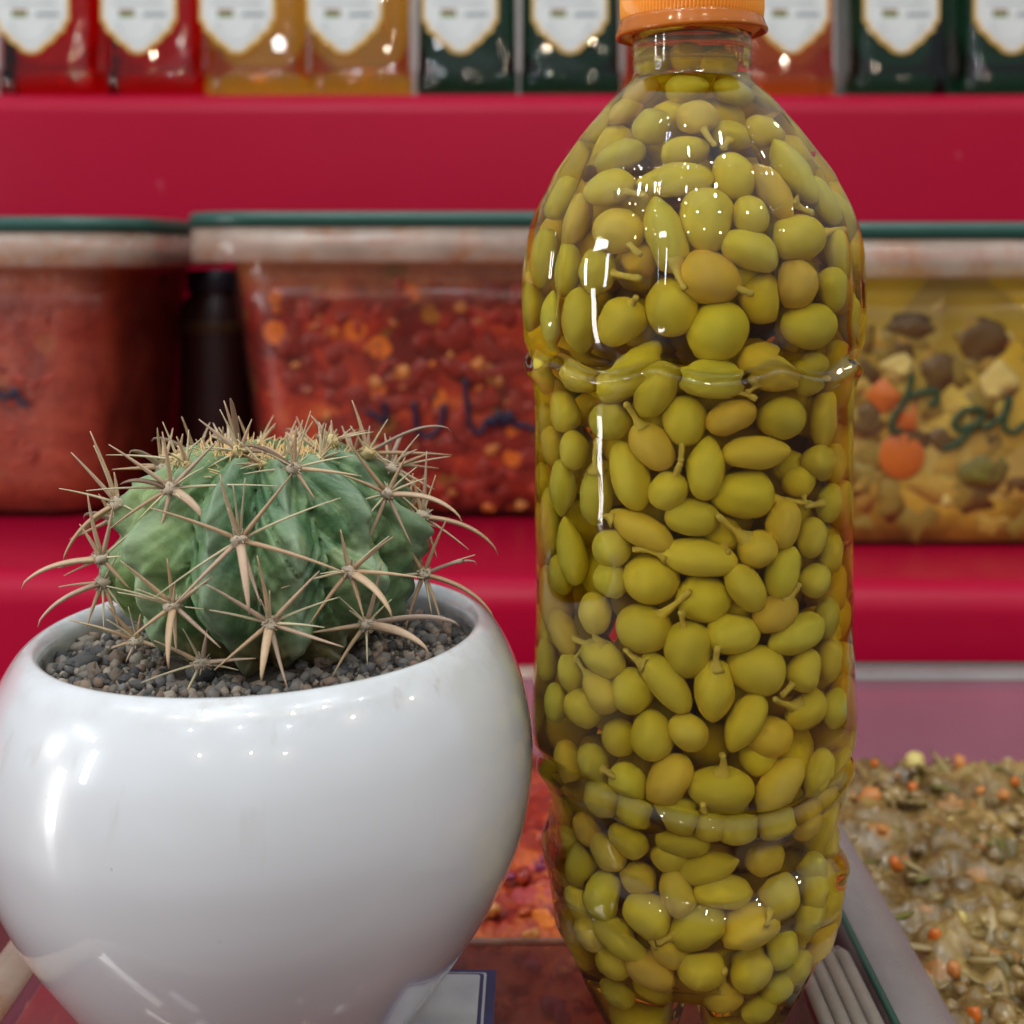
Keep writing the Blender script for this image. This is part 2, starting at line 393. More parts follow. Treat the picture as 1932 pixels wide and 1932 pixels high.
def scatter(name, m, n, x0, x1, y0, y1, z, smin, smax, label, cat, flat=0.6, seed=1, shred=False):
    r = random.Random(seed); mb = MB()
    for k in range(n):
        s = r.uniform(smin, smax)
        sh = (s*r.uniform(1.5, 3.2), s*0.45, s*0.35) if shred else (s, s*r.uniform(0.6, 1), s*flat)
        v, f = blob(5, 7, 0.5, r.uniform(0, 50), sh)
        R_ = Euler((r.uniform(-.6, .6), r.uniform(-.6, .6), r.uniform(0, 6.28))).to_matrix()
        o = Vector((r.uniform(x0, x1), r.uniform(y0, y1), z+r.uniform(-0.001, 0.0028)))
        mb.add([R_ @ p+o for p in v], f)
    return tag(mb.build(name, m), label, cat, kind='stuff')
zr = CAMZ-0.2345
M['shred'] = m_simple('olive_shred', (0.34, 0.25, 0.09), 0.3)
scatter('relish_shred', M['shred'], 240, 0.13, 0.315, 0.36, 0.608, zr, 0.0015, 0.0036, 'pale shreds of vegetable in the brown relish', 'relish', 0.6, 2, True)
scatter('relish_shred', M['relish_brown'], 300, 0.13, 0.315, 0.36, 0.608, zr, 0.002, 0.0055, 'brown chopped pieces lying in the right tub', 'relish', 0.7, 3)
scatter('relish_shred', M['leafbit'], 70, 0.13, 0.315, 0.36, 0.608, zr+0.001, 0.001, 0.003, 'dark green herb bits in the brown relish', 'relish', 0.6, 4, True)
zc = CAMZ-0.2315
scatter('cabbage_shred', M['relish_red'], 260, -0.118, 0.066, 0.27, 0.608, zc, 0.002, 0.0055, 'chopped red pieces lying in the cabbage relish', 'relish', 0.7, 5)
scatter('cabbage_shred', M['purple'], 70, -0.118, 0.066, 0.27, 0.608, zc+0.001, 0.0015, 0.0045, 'purple cabbage bits in the red relish', 'relish', 0.6, 6)
scatter('cabbage_shred', M['lentil'], 110, -0.118, 0.066, 0.27, 0.608, zc+0.001, 0.001, 0.0032, 'orange crumbs of carrot in the red relish', 'relish', 0.7, 7)
# larger pieces one can pick out, seen in the right tub (positions in metres)
bits = [(1578, 1482, 16, 'lentil', 'peach coloured piece nearest the bottle, by the back of the right tub'), (1727, 1438, 24, 'cauli', 'pale round cauliflower piece at the back wall of the right tub'),
        (1650, 1440, 10, 'carrot', 'tiny orange carrot bit left of the pale cauliflower piece'), (1640, 1505, 24, 'lentil', 'large peach carrot slice near the grey rim, upper left of the right tub'),
        (1722, 1485, 12, 'carrot', 'deep orange carrot bit in front of the pale cauliflower piece'), (1812, 1440, 16, 'lentil', 'peach piece right of the pale cauliflower at the back wall'),
        (1690, 1630, 15, 'carrot', 'upright orange carrot slice beside the grey rim, halfway down it'), (1765, 1768, 17, 'carrot', 'glossy bright orange carrot cube lower down beside the grey rim'),
        (1800, 1830, 18, 'lentil', 'dull peach oval slice just below the bright orange cube'), (1838, 1915, 18, 'carrot', 'orange carrot piece at the bottom of the picture by the rim'),
        (1812, 1735, 17, 'cauli', 'knobbly pale cauliflower lump right of the bright orange cube'), (1915, 1475, 11, 'carrot', 'small orange bit far right, near the back of the right tub'), (1893, 1500, 13, 'lentil', 'pinkish slice just left of the small orange bit far right'),
        (1850, 1492, 11, 'lentil', 'pale orange slice in the middle of the back half of the right tub'), (1795, 1550, 10, 'cauli', 'small cream lump in the middle of the right tub'), (1665, 1565, 9, 'lentil', 'small orange crumb between the rim and the upright carrot slice')]
for i, (x, y, s, mm, lb) in enumerate(bits):
    Y = 0.231*F/(y-HY); p = at(x, y, Y); s = s/F*Y
    v, f = blob(8, 12, 0.35, i*3.3, (s, s*0.8, s*0.75))
    o = mk('carrot_piece' if mm != 'cauli' else 'cauliflower_piece', v, f, M[mm]); o.location = p; o.rotation_euler = (0.3*i, 0.2*i, i)
    tag(o, lb, 'pickled vegetable')
for i, (x, y, s, mm, lb) in enumerate([(1045, 1560, 14, 'lentil', 'orange piece in the red relish between pot and bottle'), (1060, 1455, 10, 'carrot', 'small orange bit at the bottle edge, high in the red relish'),
        (930, 1715, 22, 'lentil', 'rusty orange lump in the red relish beside the pot'), (1003, 1765, 18, 'lentil', 'orange lump touching the back edge of the clear lid'), (60, 1905, 20, 'lentil', 'bright orange lump under the left side of the pot'),
        (110, 1925, 12, 'lentil', 'small orange lump right of the bright one under the pot'), (1020, 1640, 15, 'purple', 'purple cabbage scrap between the pot and the bottle')]):
    Y = 0.229*F/(y-HY); p = at(x, y, Y); s = s/F*Y
    v, f = blob(8, 12, 0.5, 20+i*3.3, (s, s*0.8, s*0.6))
    o = mk('cabbage_piece' if mm == 'purple' else 'carrot_piece', v, f, M[mm]); o.location = p; o.rotation_euler = (0.3*i, 0.2*i, i)
    tag(o, lb, 'pickled vegetable')

# clear lid over the near part of the red relish: what the pot and the bottle stand on
LID = empty('tub_lid', (-0.025, 0.31, PL), 'clear plastic lid with ridged right edge under pot and bottle', 'lid')
LZ = 0.0
v, f = loft([(0, 0, 0.1030, 0.0715, 0.004, -0.0024), (0, 0, 0.1035, 0.0718, 0.004, -0.0012), (0, 0, 0.1030, 0.0715, 0.004, 0.0)], 4)
mk('lid_panel', v, f, M['lid_clear'], LID)
v, f = tube([(-0.100, 0.0705, 0.0006), (0.100, 0.0705, 0.0006)], 0.0011, 8); mk('lid_edge', v, f, M['tub_rim'], LID)
rg = m_clear('ridged_lid_edge', (0.8, 0.78, 0.75), 0.50, (0.50, 0.45, 0.39), 0.15, 0.6)
for i in range(4):
    x = 0.1055+i*0.0042
    v, f = tube([(x, -0.07, 0.0015), (x, 0.0, 0.0018), (x-0.0003, 0.061, 0.0015), (x-0.0006, 0.066, 0.0), (x-0.0006, 0.067, -0.004)], [0.0021]*4+[0.0015], 8, 0.85)
    mk('ridge', v, f, rg, LID)

# price card
cardm = m_simple('white_card', (0.62, 0.66, 0.72), 0.25, Coat_Weight=0.6)
navy = m_simple('navy_print', (0.030, 0.035, 0.16), 0.3)
ink = m_simple('black_marker', (0.01, 0.01, 0.03), 0.4)
CX1 = (936-HX)/F*0.36; CARD = empty('price_card', (CX1-0.036, 0.362, PL+0.0022), 'white price card with navy double border lying beside the pot', 'price card')
CARD.rotation_euler = (math.radians(0), 0, math.radians(-1))
def plate(mb, x0, x1, y0, y1, z0, z1): mb.add(*loft([((x0+x1)/2, (y0+y1)/2, (x1-x0)/2, (y1-y0)/2, 0.0008, z0), ((x0+x1)/2, (y0+y1)/2, (x1-x0)/2, (y1-y0)/2, 0.0008, z1)], 2))
mb = MB(); plate(mb, -0.036, 0.036, -0.055, 0, 0, 0.0007); mb.build('card', navy, CARD, False)
mb = MB(); plate(mb, -0.0335, 0.0335, -0.0525, -0.0018, 0.0007, 0.0009); mb.build('white_border', cardm, CARD, False)
mb = MB(); plate(mb, -0.0328, 0.0328, -0.0518, -0.0025, 0.0009, 0.0011); mb.build('navy_line', navy, CARD, False)
mb = MB(); plate(mb, -0.0318, 0.0318, -0.0508, -0.0035, 0.0011, 0.0013); mb.build('card_field', cardm, CARD, False)
mb = MB()
for st in ([(-0.012, -0.024), (-0.008, -0.0215), (-0.0045, -0.024)], [(-0.002, -0.026), (0.000, -0.0235), (0.0025, -0.0225), (0.0045, -0.024), (0.004, -0.028)],
           [(0.009, -0.0225), (0.0115, -0.0205), (0.0135, -0.023), (0.0125, -0.027), (0.010, -0.026), (0.0095, -0.023)], [(-0.02, -0.03), (-0.014, -0.028), (-0.008, -0.031)]):
    mb.add(*tube(catmull([(x, y, 0.0015) for x, y in st]), 0.0009, 6, 0.3))
mb.build('handwriting', ink, CARD)

# ---------------------------------------------------------------- tubs on the lower shelf
def lidded_tub(name, cx, yf, wt, dt, zb, zt, taper, contents_m, fill, label, rot, strokes, inkm, chunk=None):
    """front rim plane at depth yf; wt, dt widths at the rim"""
    t = empty(name, (cx, yf+dt/2, zb), label, 'food tub', 'lidded pickle tubs on the red shelf'); t.rotation_euler = (0, 0, rot)
    h = zt-zb; hw, hd = wt/2, dt/2; ov = 0.020; rimh = 0.021; lidh = 0.0095
    def half(z):    # outer half widths of the body wall at height z
        k = taper*(1-z/h); return hw-ov-k, hd-ov-k
    th = 0.002; lv = []
    zs = [0, 0.003, h*0.30, h*0.55, h*0.63, h*0.635, h*0.76, h*0.765, h-rimh-lidh+0.002]
    for i, z in enumerate(zs):
        a, b = half(z); q = 0.0012 if i in (5, 6) else 0
        lv.append((0, 0, a-(0.004 if i == 0 else 0)+q, b-(0.004 if i == 0 else 0)+q, 0.030, z))
    mk('tub_wall', *loft(lv, 10, True, False), M['tub_clear'], t)
    a, b = half(h-rimh)
    z0 = h-rimh-lidh
    mk('rim', *loft([(0, 0, a, b, 0.030, z0), (0, 0, hw-0.0015, hd-0.0015, 0.045, z0), (0, 0, hw, hd, 0.046, z0+0.0015), (0, 0, hw, hd, 0.046, h-lidh), (0, 0, hw-0.004, hd-0.004, 0.043, h-lidh), (0, 0, a, b, 0.030, h-lidh-0.004)], 10, False, False), M['tub_rim'], t)
    l = mk('lid', *loft([(0, 0, hw-0.002, hd-0.002, 0.045, h-lidh), (0, 0, hw+0.001, hd+0.001, 0.047, h-lidh+0.0008), (0, 0, hw+0.001, hd+0.001, 0.047, h-0.001), (0, 0, hw-0.001, hd-0.001, 0.046, h), (0, 0, hw-0.006, hd-0.006, 0.043, h-0.0005)], 10, True, True), M['green_edge'], t)
    # contents: a lumpy block just behind the wall
    lv = []
    for i in range(9):
        z = 0.004+(fill*h-0.004)*i/8; a, b = half(z); lv.append((0, 0, a-0.0025, b-0.0025, 0.028, z))
    a, b = half(fill*h); lv.append((0, 0, a*0.8, b*0.8, 0.02, fill*h+0.004))
    mk('pickle_filling', *loft(lv, 10), contents_m, t)
    if strokes:
        for st in strokes:
            mbk = MB(); pts = []
            for (x, y) in st:
                Yk = yf+ov+0.006
                p = at(x, y, Yk); z = p.z-zb; aa, bb = half(z)
                pts.append(Vector((p.x-cx, -bb-0.0009, z)))
            mbk.add(*tube(catmull(pts), 0.0018, 6, 0.5, Vector((0, 1, 0))))
            o = mbk.build('handwriting', inkm, t)
    return t, half
SZ = CAMZ-0.164+0.0012
s1 = lambda L: [(0.5333*x, 354+0.5333*y) for x, y in L]
s2 = lambda L: [(1481+0.3668*x, 386.4+0.3668*y) for x, y in L]
T2, half2 = lidded_tub('pickle_tub', -0.047, 0.780, 0.304, 0.245, SZ, CAMZ+0.0255, 0.022, M['torshi_red'], 0.87,
    'middle lidded tub packed with chopped red pickle, behind the cactus', 0, [s1([(1290, 795), (1330, 815), (1358, 835), (1362, 790), (1350, 765)]),
    s1([(1465, 760), (1470, 850), (1490, 885), (1530, 880), (1560, 840), (1570, 770)]), s1([(1525, 748), (1534, 752)]), s1([(1645, 680), (1650, 760), (1665, 850), (1700, 875), (1730, 820), (1745, 850), (1765, 800), (1785, 850), (1800, 800), (1825, 850), (1850, 845), (1880, 860), (1930, 850)])], M['marker'])
T1, half1 = lidded_tub('pickle_tub', -0.395, 0.790, 0.36, 0.235, SZ, CAMZ+0.0225, 0.018, M['torshi_dull'], 0.88,
    'left lidded tub of fine red pickle, cut off by the picture edge', math.radians(-4), [[(-30, 722), (0, 735), (22, 745), (36, 749), (50, 735), (58, 752), (75, 765)]], M['marker'])
T3, half3 = lidded_tub('pickle_tub', 0.345, 0.712, 0.430, 0.25, SZ-0.002, CAMZ+0.0175, 0.010, M['torshi_mixed'], 0.86,
    'right lidded tub of yellow mixed vegetable pickle behind the bottle', 0, [s2([(650, 870), (640, 930), (610, 1010), (560, 1090), (550, 1150), (600, 1170)]), s2([(640, 990), (700, 960), (770, 960), (780, 1000), (740, 1030)]),
    s2([(960, 1130), (900, 1160), (870, 1120), (920, 1060), (1000, 1050), (1010, 1100), (960, 1150), (900, 1220), (820, 1260)]), s2([(1010, 1150), (1060, 1130), (1140, 1060), (1150, 980), (1130, 1080), (1130, 1150), (1180, 1170), (1229, 1130), (1290, 1120)])], M['marker_green'])
def wall_mass(T, half, m, n, smin, smax, z0, z1, label, seed):
    r = random.Random(seed); mb = MB()
    for k in range(n):
        z = r.uniform(z0, z1); a, b = half(z); x = r.uniform(-a+0.03, a-0.03); q = r.uniform(smin, smax)
        vv, ff = blob(6, 9, 0.8, r.uniform(0, 90), (q*r.uniform(0.8, 1.7), 0.0022, q))
        Rm = Matrix.Rotation(r.uniform(0, PI), 3, 'Y'); mb.add([Rm @ w_+Vector((x, -b+0.0036+r.uniform(0, 0.0006), z)) for w_ in vv], ff)
    o = mb.build('pickle_mass', m, T); o['kind'] = 'stuff'; o['label'] = label
M['tan'] = m_simple('tan_pickle_piece', (0.52, 0.35, 0.06), 0.4); M['olive'] = m_simple('olive_pickle_piece', (0.30, 0.22, 0.035), 0.4)
M['deepred'] = m_simple('deep_red_pickle_piece', (0.24, 0.018, 0.010), 0.4); M['redp'] = m_simple('red_pickle_piece', (0.40, 0.04, 0.022), 0.4); M['ochre'] = m_simple('ochre_pickle_piece', (0.42, 0.14, 0.03), 0.4)
wall_mass(T3, half3, M['tan'], 70, 0.005, 0.011, 0.01, 0.13, 'tan chopped pieces', 1)
wall_mass(T3, half3, M['olive'], 75, 0.005, 0.013, 0.01, 0.125, 'olive brown chopped pieces', 2)
wall_mass(T3, half3, M['eggplant'], 22, 0.004, 0.010, 0.02, 0.12, 'dark chopped pieces', 3)
wall_mass(T3, half3, M['cauli'], 12, 0.003, 0.008, 0.02, 0.14, 'pale chopped pieces', 4)
wall_mass(T2, half2, M['deepred'], 110, 0.003, 0.010, 0.008, 0.145, 'deep red chopped pieces', 5)
wall_mass(T2, half2, M['redp'], 60, 0.002, 0.007, 0.008, 0.150, 'red chopped pieces', 6)
wall_mass(T2, half2, M['ochre'], 34, 0.002, 0.005, 0.008, 0.150, 'ochre chopped pieces', 7)
wall_mass(T1, half1, M['deepred'], 90, 0.002, 0.006, 0.008, 0.14, 'deep red flecks', 8)
wall_mass(T1, half1, M['redp'], 70, 0.002, 0.005, 0.008, 0.14, 'red flecks', 9)
JX, JY = -0.213, 0.955  # invented jar, added to keep the gap between the tubs dark
jt = empty('gap_filler_jar', (JX, JY, SZ), 'made-up dark jar filling the dark gap between the two red tubs', 'jar')
mk('jar_body', *lathe([(0.0001, 0), (0.022, 0), (0.0255, 0.003), (0.0262, 0.02), (0.0262, 0.115), (0.024, 0.128), (0.019, 0.134), (0.019, 0.140)], 40), m_simple('gap_filler_glass', (0.030, 0.005, 0.004), 0.5), jt)
mk('lid', *lathe([(0.0205, 0.136), (0.0212, 0.138), (0.0212, 0.150), (0.0200, 0.152), (0.0001, 0.1522)], 40), m_simple('gap_filler_lid', (0.02, 0.02, 0.03), 0.4), jt)
mk('label', *lathe([(0.0265, 0.107), (0.0268, 0.108), (0.0268, 0.115), (0.0265, 0.116)], 40), m_simple('dull_yellow_label', (0.07, 0.035, 0.010), 0.5), jt)
# bigger vegetable pieces pressed against the wall of the right-hand tub
def wall_piece(x, y, wpx, hpx, ang, m, name, lb, T, half, yf, shape='box', seed=0):
    Y = yf+0.024; p = at(x, y, Y); z = p.z-T.location.z; a, b = half(z)
    k = Y/F; w_, h_ = wpx*k/2, hpx*k/2
    if shape == 'box':
        v, f = loft([(0, 0, w_*0.9, h_*0.9, w_*0.25, -0.0065), (0, 0, w_, h_, w_*0.25, -0.005), (0, 0, w_, h_, w_*0.25, 0.001), (0, 0, w_*0.95, h_*0.95, w_*0.25, 0.0017)], 4)
        v = [Vector(q) for q in v]
    elif shape == 'disc':
        v, f = lathe([(0.0001, -0.004), (w_*0.9, -0.004), (w_, -0.003), (w_, 0.001), (w_*0.93, 0.0017), (0.0001, 0.0015)], 24); v = [Vector(q) for q in v]
    else:
        v, f = blob(10, 14, 0.55, seed, (w_, h_, 0.0026))
    Rm = Matrix.Rotation(PI/2, 3, 'X') @ Matrix.Rotation(ang, 3, 'Z')
    o = mk(name, [Rm @ q for q in v], f, m); o.location = (p.x, T.location.y-b+0.0028, p.z)
    tag(o, lb, 'pickled vegetable'); return o
wall_piece(1670, 748, 50, 56, 0.75, M['carrot'], 'carrot_piece', 'upper orange carrot square in the yellow tub beside the bottle', T3, half3, 0.712, seed=2)
wall_piece(1712, 788, 42, 50, 0.0, M['carrot'], 'carrot_piece', 'smaller carrot square just right and below the upper one', T3, half3, 0.712, seed=5)
wall_piece(1706, 862, 88, 80, 0.2, M['carrot'], 'carrot_piece', 'round carrot slice below the two carrot squares', T3, half3, 0.712, 'disc')
wall_piece(1862, 640, 100, 90, 0.3, M['eggplant'], 'eggplant_piece', 'dark brown eggplant chunk in the upper right of the yellow tub', T3, half3, 0.712, 'blob', 7)
wall_piece(1640, 795, 70, 60, 0.5, M['eggplant'], 'eggplant_piece', 'dark grey green piece left of the carrot squares', T3, half3, 0.712, 'blob', 9)
wall_piece(1700, 690, 66, 52, -0.1, M['cauli'], 'cauliflower_piece', 'pale wedge of cauliflower above the carrot squares', T3, half3, 0.712, 'blob', 11)
wall_piece(1888, 718, 80, 80, 0.1, M['cauli'], 'cauliflower_piece', 'pale yellow cauliflower floret below the eggplant chunk', T3, half3, 0.712, 'blob', 13)
wall_piece(1770, 700, 60, 70, 0.1, M['eggplant'], 'eggplant_piece', 'brown piece right of the pale cauliflower wedge', T3, half3, 0.712, 'blob', 17)
wall_piece(1860, 890, 90, 70, 0.1, M['leafbit'], 'pepper_piece', 'dull green pepper piece below the handwriting on the yellow tub', T3, half3, 0.712, 'blob', 19)
wall_piece(1720, 615, 90, 40, -0.1, M['eggplant'], 'eggplant_piece', 'long brown piece high up in the yellow tub', T3, half3, 0.712, 'blob', 21)
rr_ = random.Random(5)
specs = [(520, 583, 20), (757, 705, 30), (705, 725, 28), (632, 628, 26), (553, 692, 16), (900, 690, 30), (815, 690, 16), (848, 670, 18), (928, 855, 30), (920, 968, 26), (985, 965, 22), (870, 580, 26), (905, 735, 16), (600, 598, 14), (610, 790, 20), (690, 660, 14), (590, 900, 18), (640, 940, 22), (780, 920, 20), (850, 940, 16)]
wh = ['upper left', 'left', 'middle', 'upper right', 'lower right']
for i, (x, y, s) in enumerate(specs):
    wall_piece(x, y, s, s*rr_.uniform(0.7, 1), rr_.uniform(0, 3), M['lentil'] if i % 3 else M['carrot'], 'carrot_piece',
        'orange bit in the middle red tub, %s' % ['uppermost left one', 'large one left of the writing', 'pinkish one left of the large one', 'one right of the corner bit, below the seam', 'small one above the cactus crown', 'rectangular one near the bottle', 'small one between the large and the rectangular', 'tiny one above the tall stroke', 'one beneath the last strokes', 'lowest one beside the bottle', 'lowest and nearest the bottle', 'pale one high up near the bottle', 'crumb under the rectangular one', 'crumb just below the seam', 'bit just above the spines', 'crumb in the centre of the wall', 'bit behind the left spines', 'bit behind the cactus crown', 'bit behind the right spines', 'bit low behind the right spines'][i], T2, half2, 0.780, 'blob', i*2.3)

# ---------------------------------------------------------------- bottles on the upper shelf
def m_liquid(name, col, dens):
    t = NT(name); g = t.n('BsdfGlass'); g.inputs['IOR'].default_value = 1.36; g.inputs['Roughness'].default_value = 0.0
    g.inputs['Color'].default_value = (0.97, 0.97, 0.97, 1)
    a = t.n('VolumeAbsorption'); a.inputs['Color'].default_value = (*col, 1); a.inputs['Density'].default_value = dens
    t.l(a.outputs[0], t.out.inputs['Volume']); return t.end(g)
LQ = {'red': m_liquid('red_syrup', (0.96, 0.03, 0.06), 75), 'yellow': m_liquid('yellow_syrup', (0.985, 0.76, 0.10), 42), 'dark': m_liquid('dark_green_syrup', (0.20, 0.50, 0.36), 60), 'orange': m_liquid('orange_syrup', (0.985, 0.56, 0.03), 50)}
gold = m_simple('gold_print', (0.75, 0.45, 0.10), 0.3); white = m_simple('label_paper', (0.66, 0.67, 0.66), 0.4)
greenp = m_simple('green_print', (0.10, 0.20, 0.03), 0.5); brownp = m_simple('brown_print', (0.25, 0.10, 0.04), 0.5); greyp = m_simple('grey_print', (0.28, 0.31, 0.36), 0.5)
capm = m_simple('white_cap', (0.6, 0.6, 0.58), 0.4)
shelfz = CAMZ+0.131+0.0015
def label_shape(s, d):
    P = [(-1, 1.6), (-1, 0.18), (-0.86, 0.05), (-0.88, -0.08), (-0.66, -0.22), (-0.52, -0.42), (-0.33, -0.52), (-0.20, -0.68), (0, -0.76)]
    P = P+[(-x, y) for x, y in P[::-1][1:]]
    return [(x*s+(d if x > 0 else -d if x < 0 else 0), y*s-(d if y < 1 else -d)) for x, y in P]
def poly_plate(mb, P, y0, y1, dz):
    n = len(P); v = [(x, y0, z+dz) for x, z in P]+[(x, y1, z+dz) for x, z in P]
    f = [list(range(n)), [n+i for i in range(n)][::-1]]+[[i, n+i, n+(i+1) % n, (i+1) % n] for i in range(n)]
    mb.add(v, f)
bot = [(80, 'red', -38, 'leftmost red syrup bottle, cut by the picture edge', 60), (280, 'red', 0, 'second red syrup bottle, beside the yellow ones', 262), (478, 'yellow', 0, 'left one of two yellow syrup bottles', 448), (675, 'yellow', 0, 'right one of two yellow syrup bottles', 650),
       (880, 'dark', 0, 'dark green syrup bottle right of the yellow pair', 868), (1078, 'dark', 0, 'dark green syrup bottle just left of the orange cap', 1075), (1278, 'orange', 0, 'orange syrup bottle hidden behind the capped grape bottle', 1280), (1486, 'orange', 0, 'orange syrup bottle right of the orange cap', 1492),
       (1708, 'dark', 0, 'dark green syrup bottle, second from the right edge', 1700), (1914, 'dark', 0, 'rightmost dark green syrup bottle, cut by the picture edge', 1908)]
YB = 1.095
for i, (px, col, dx, lb, lpx) in enumerate(bot):
    hw = 0.0425; c = at(px, 100, YB)
    t = empty('syrup_bottle', (c.x, YB+hw, shelfz), lb, 'bottle', 'bottles of coloured syrup on the upper shelf')
    lv = [(0, 0, hw-0.004, hw-0.004, 0.014, 0), (0, 0, hw-0.001, hw-0.001, 0.016, 0.002), (0, 0, hw, hw, 0.016, 0.006), (0, 0, hw, hw, 0.016, 0.020), (0, 0, hw-0.0015, hw-0.0015, 0.016, 0.0225), (0, 0, hw-0.0015, hw-0.0015, 0.016, 0.16), (0, 0, hw, hw, 0.017, 0.165), (0, 0, hw-0.004, hw-0.004, 0.02, 0.185), (0, 0, 0.024, 0.024, 0.02, 0.215), (0, 0, 0.0145, 0.0145, 0.0142, 0.228), (0, 0, 0.0145, 0.0145, 0.0142, 0.245)]
    mk('bottle_body', *loft(lv, 6), LQ[col], t)
    mk('cap', *lathe([(0.0001, 0.262), (0.014, 0.262), (0.0158, 0.260), (0.0158, 0.240), (0.0148, 0.240)], 24), capm, t)
    lx = (lpx-px)/F*YB; s = 0.0290; yf = -hw-0.0006
    L = MB(); poly_plate(L, label_shape(s, 0.0022), yf-0.0006, yf+0.0015, 0.057); lo = L.build('label', gold, t, False); lo.location = (lx, 0, 0)
    L = MB(); poly_plate(L, label_shape(s, 0), yf-0.0010, yf-0.0006, 0.057); L.build('label_paper', white, lo, False)
    L = MB()
    for k in range(9):
        zz = 0.0655+0.001*(k % 2); x0 = 0.004+k*0.0021
        L.add(*tube([(x0, yf-0.0012, zz-0.002), (x0+0.0012, yf-0.0012, zz+0.0015), (x0+0.002, yf-0.0012, zz-0.001)], 0.0006, 5))
    L.add(*tube([(-0.02, yf-0.0012, 0.0745), (0.02, yf-0.0012, 0.0745)], 0.0005, 5))
    for k in range(13):
        a = PI*k/12; L.add(*tube([(0.018*math.cos(a)*1.0, yf-0.0012, 0.059-0.017*math.sin(a)), (0.015*math.cos(a+0.1), yf-0.0012, 0.057-0.013*math.sin(a))], 0.0004, 4))
    L.build('print', greyp, lo)
    L = MB(); plate2 = [(-0.016, 0.0635), (-0.003, 0.0635), (-0.003, 0.0665), (-0.016, 0.0665)]; poly_plate(L, plate2, yf-0.0014, yf-0.0010, 0); L.build('green_bar', greenp, lo, False)
    L = MB(); poly_plate(L, [(x, z+0.003) for x, z in plate2], yf-0.0014, yf-0.0010, 0); L.build('brown_bar', brownp, lo, False)

# ---------------------------------------------------------------- bottle of pickled grapes
BY = 0.344; BK = BY/F; BX = (1305-HX)*BK
def zof(y): return CAMZ+(HY-y)*BK
prof = [(130, 109), (150, 112), (172, 132), (191, 153), (220, 178), (250, 204), (293, 235), (330, 262), (348, 270), (403, 298), (458, 313), (532, 321), (605, 319), (640, 316), (662, 308), (682, 311), (705, 305), (735, 299), (765, 297),
        (900, 296), (1120, 295), (1267, 299), (1330, 303), (1396, 298), (1430, 291), (1466, 280), (1518, 268), (1564, 277), (1606, 281), (1658, 277), (1728, 262)]
zb0 = PL+0.0004
foot = [(1728, 262), (1798, 233), (1868, 199), (1912, 168), (1930, 150), (1934, 128), (1926, 95), (1895, 50), (1860, 0.4)]
vall = [(1728, 260), (1764, 232), (1782, 200), (1786, 165), (1788, 130), (1789, 100), (1789, 70), (1789, 35), (1789, 0.4)]
ybot = HY+(CAMZ-zb0)/BK
N = 240
VIEW = math.atan2(-BY, -BX)      # direction from the axis to the lens
def lobe(a, n, ph=0):            # 0 at creases, 1 in lobe centres
    return abs(math.sin(n*(a-VIEW)/2+ph))
def shell_pt(y, hw, a):
    r = hw*BK
    k = sstep(195, 330, y)*(1-sstep(590, 665, y))       # fluted shoulder
    l = lobe(a, 9, 0.9)
    r -= 0.0019*k*(1-l)**2.0*1.25 
    yg = 655+26*l                                          # scalloped groove under the shoulder
    r -= 0.0020*math.exp(-((y-yg)/9.0)**2)
    r += 0.0008*math.exp(-((y-yg-20)/10.0)**2)
    w2 = 1408+16*math.sin(3*(a-VIEW)+0.6)                  # wavy waist edge
    r -= 0.0016*math.exp(-((y-w2)/12.0)**2); r += 0.0008*math.exp(-((y-w2-28)/14.0)**2)
    w3 = 1556+14*math.sin(4*(a-VIEW)+1.2)
    r -= 0.0013*math.exp(-((y-w3)/15.0)**2); r += 0.0008*math.exp(-((y-w3-34)/17.0)**2)
    w4 = 1650+12*math.sin(5*(a-VIEW)+2.2); r -= 0.0010*math.exp(-((y-w4)/12.0)**2)
    k2 = sstep(1430, 1500, y)*(1-sstep(1700, 1760, y))
    r += 0.0007*k2*math.sin(6*(a-VIEW)+0.4)
    r += (0.00030*sstep(1380, 1450, y)+0.00008)*noise.noise(Vector((math.cos(a)*4.5, math.sin(a)*4.5, y/42)))
    r += 0.00018*noise.noise(Vector((math.cos(a)*3, math.sin(a)*3, y/70)))+0.0004*noise.noise(Vector((math.cos(a)*1.2, math.sin(a)*1.2, y/260)))
    return (r*math.cos(a), r*math.sin(a), zof(y)-zb0)
v = []; f = []; rows = 0
ys = [130+(1728-130)*i/420 for i in range(421)]
v.append((0, 0, zof(62)-zb0))
for y, h in [(62, 100), (64, 107), (80, 108), (100, 109), (118, 109)]:
    for i in range(N): a = 2*PI*i/N; v.append((h*BK*math.cos(a), h*BK*math.sin(a), zof(y)-zb0))
    rows += 1
for y in ys:
    h = smooth_interp(prof, y)
    for i in range(N): v.append(shell_pt(y, h, 2*PI*i/N))
    rows += 1
def curve_at(tab, t):
    n = len(tab)-1; i = min(int(t*n), n-1); u = t*n-i
    P = [tab[max(i-1, 0)], tab[i], tab[i+1], tab[min(i+2, n)]]
    g = lambda k: 0.5*((2*P[1][k])+(P[2][k]-P[0][k])*u+(2*P[0][k]-5*P[1][k]+4*P[2][k]-P[3][k])*u*u+(3*P[1][k]-P[0][k]-3*P[2][k]+P[3][k])*u**3)
    return g(0), g(1)
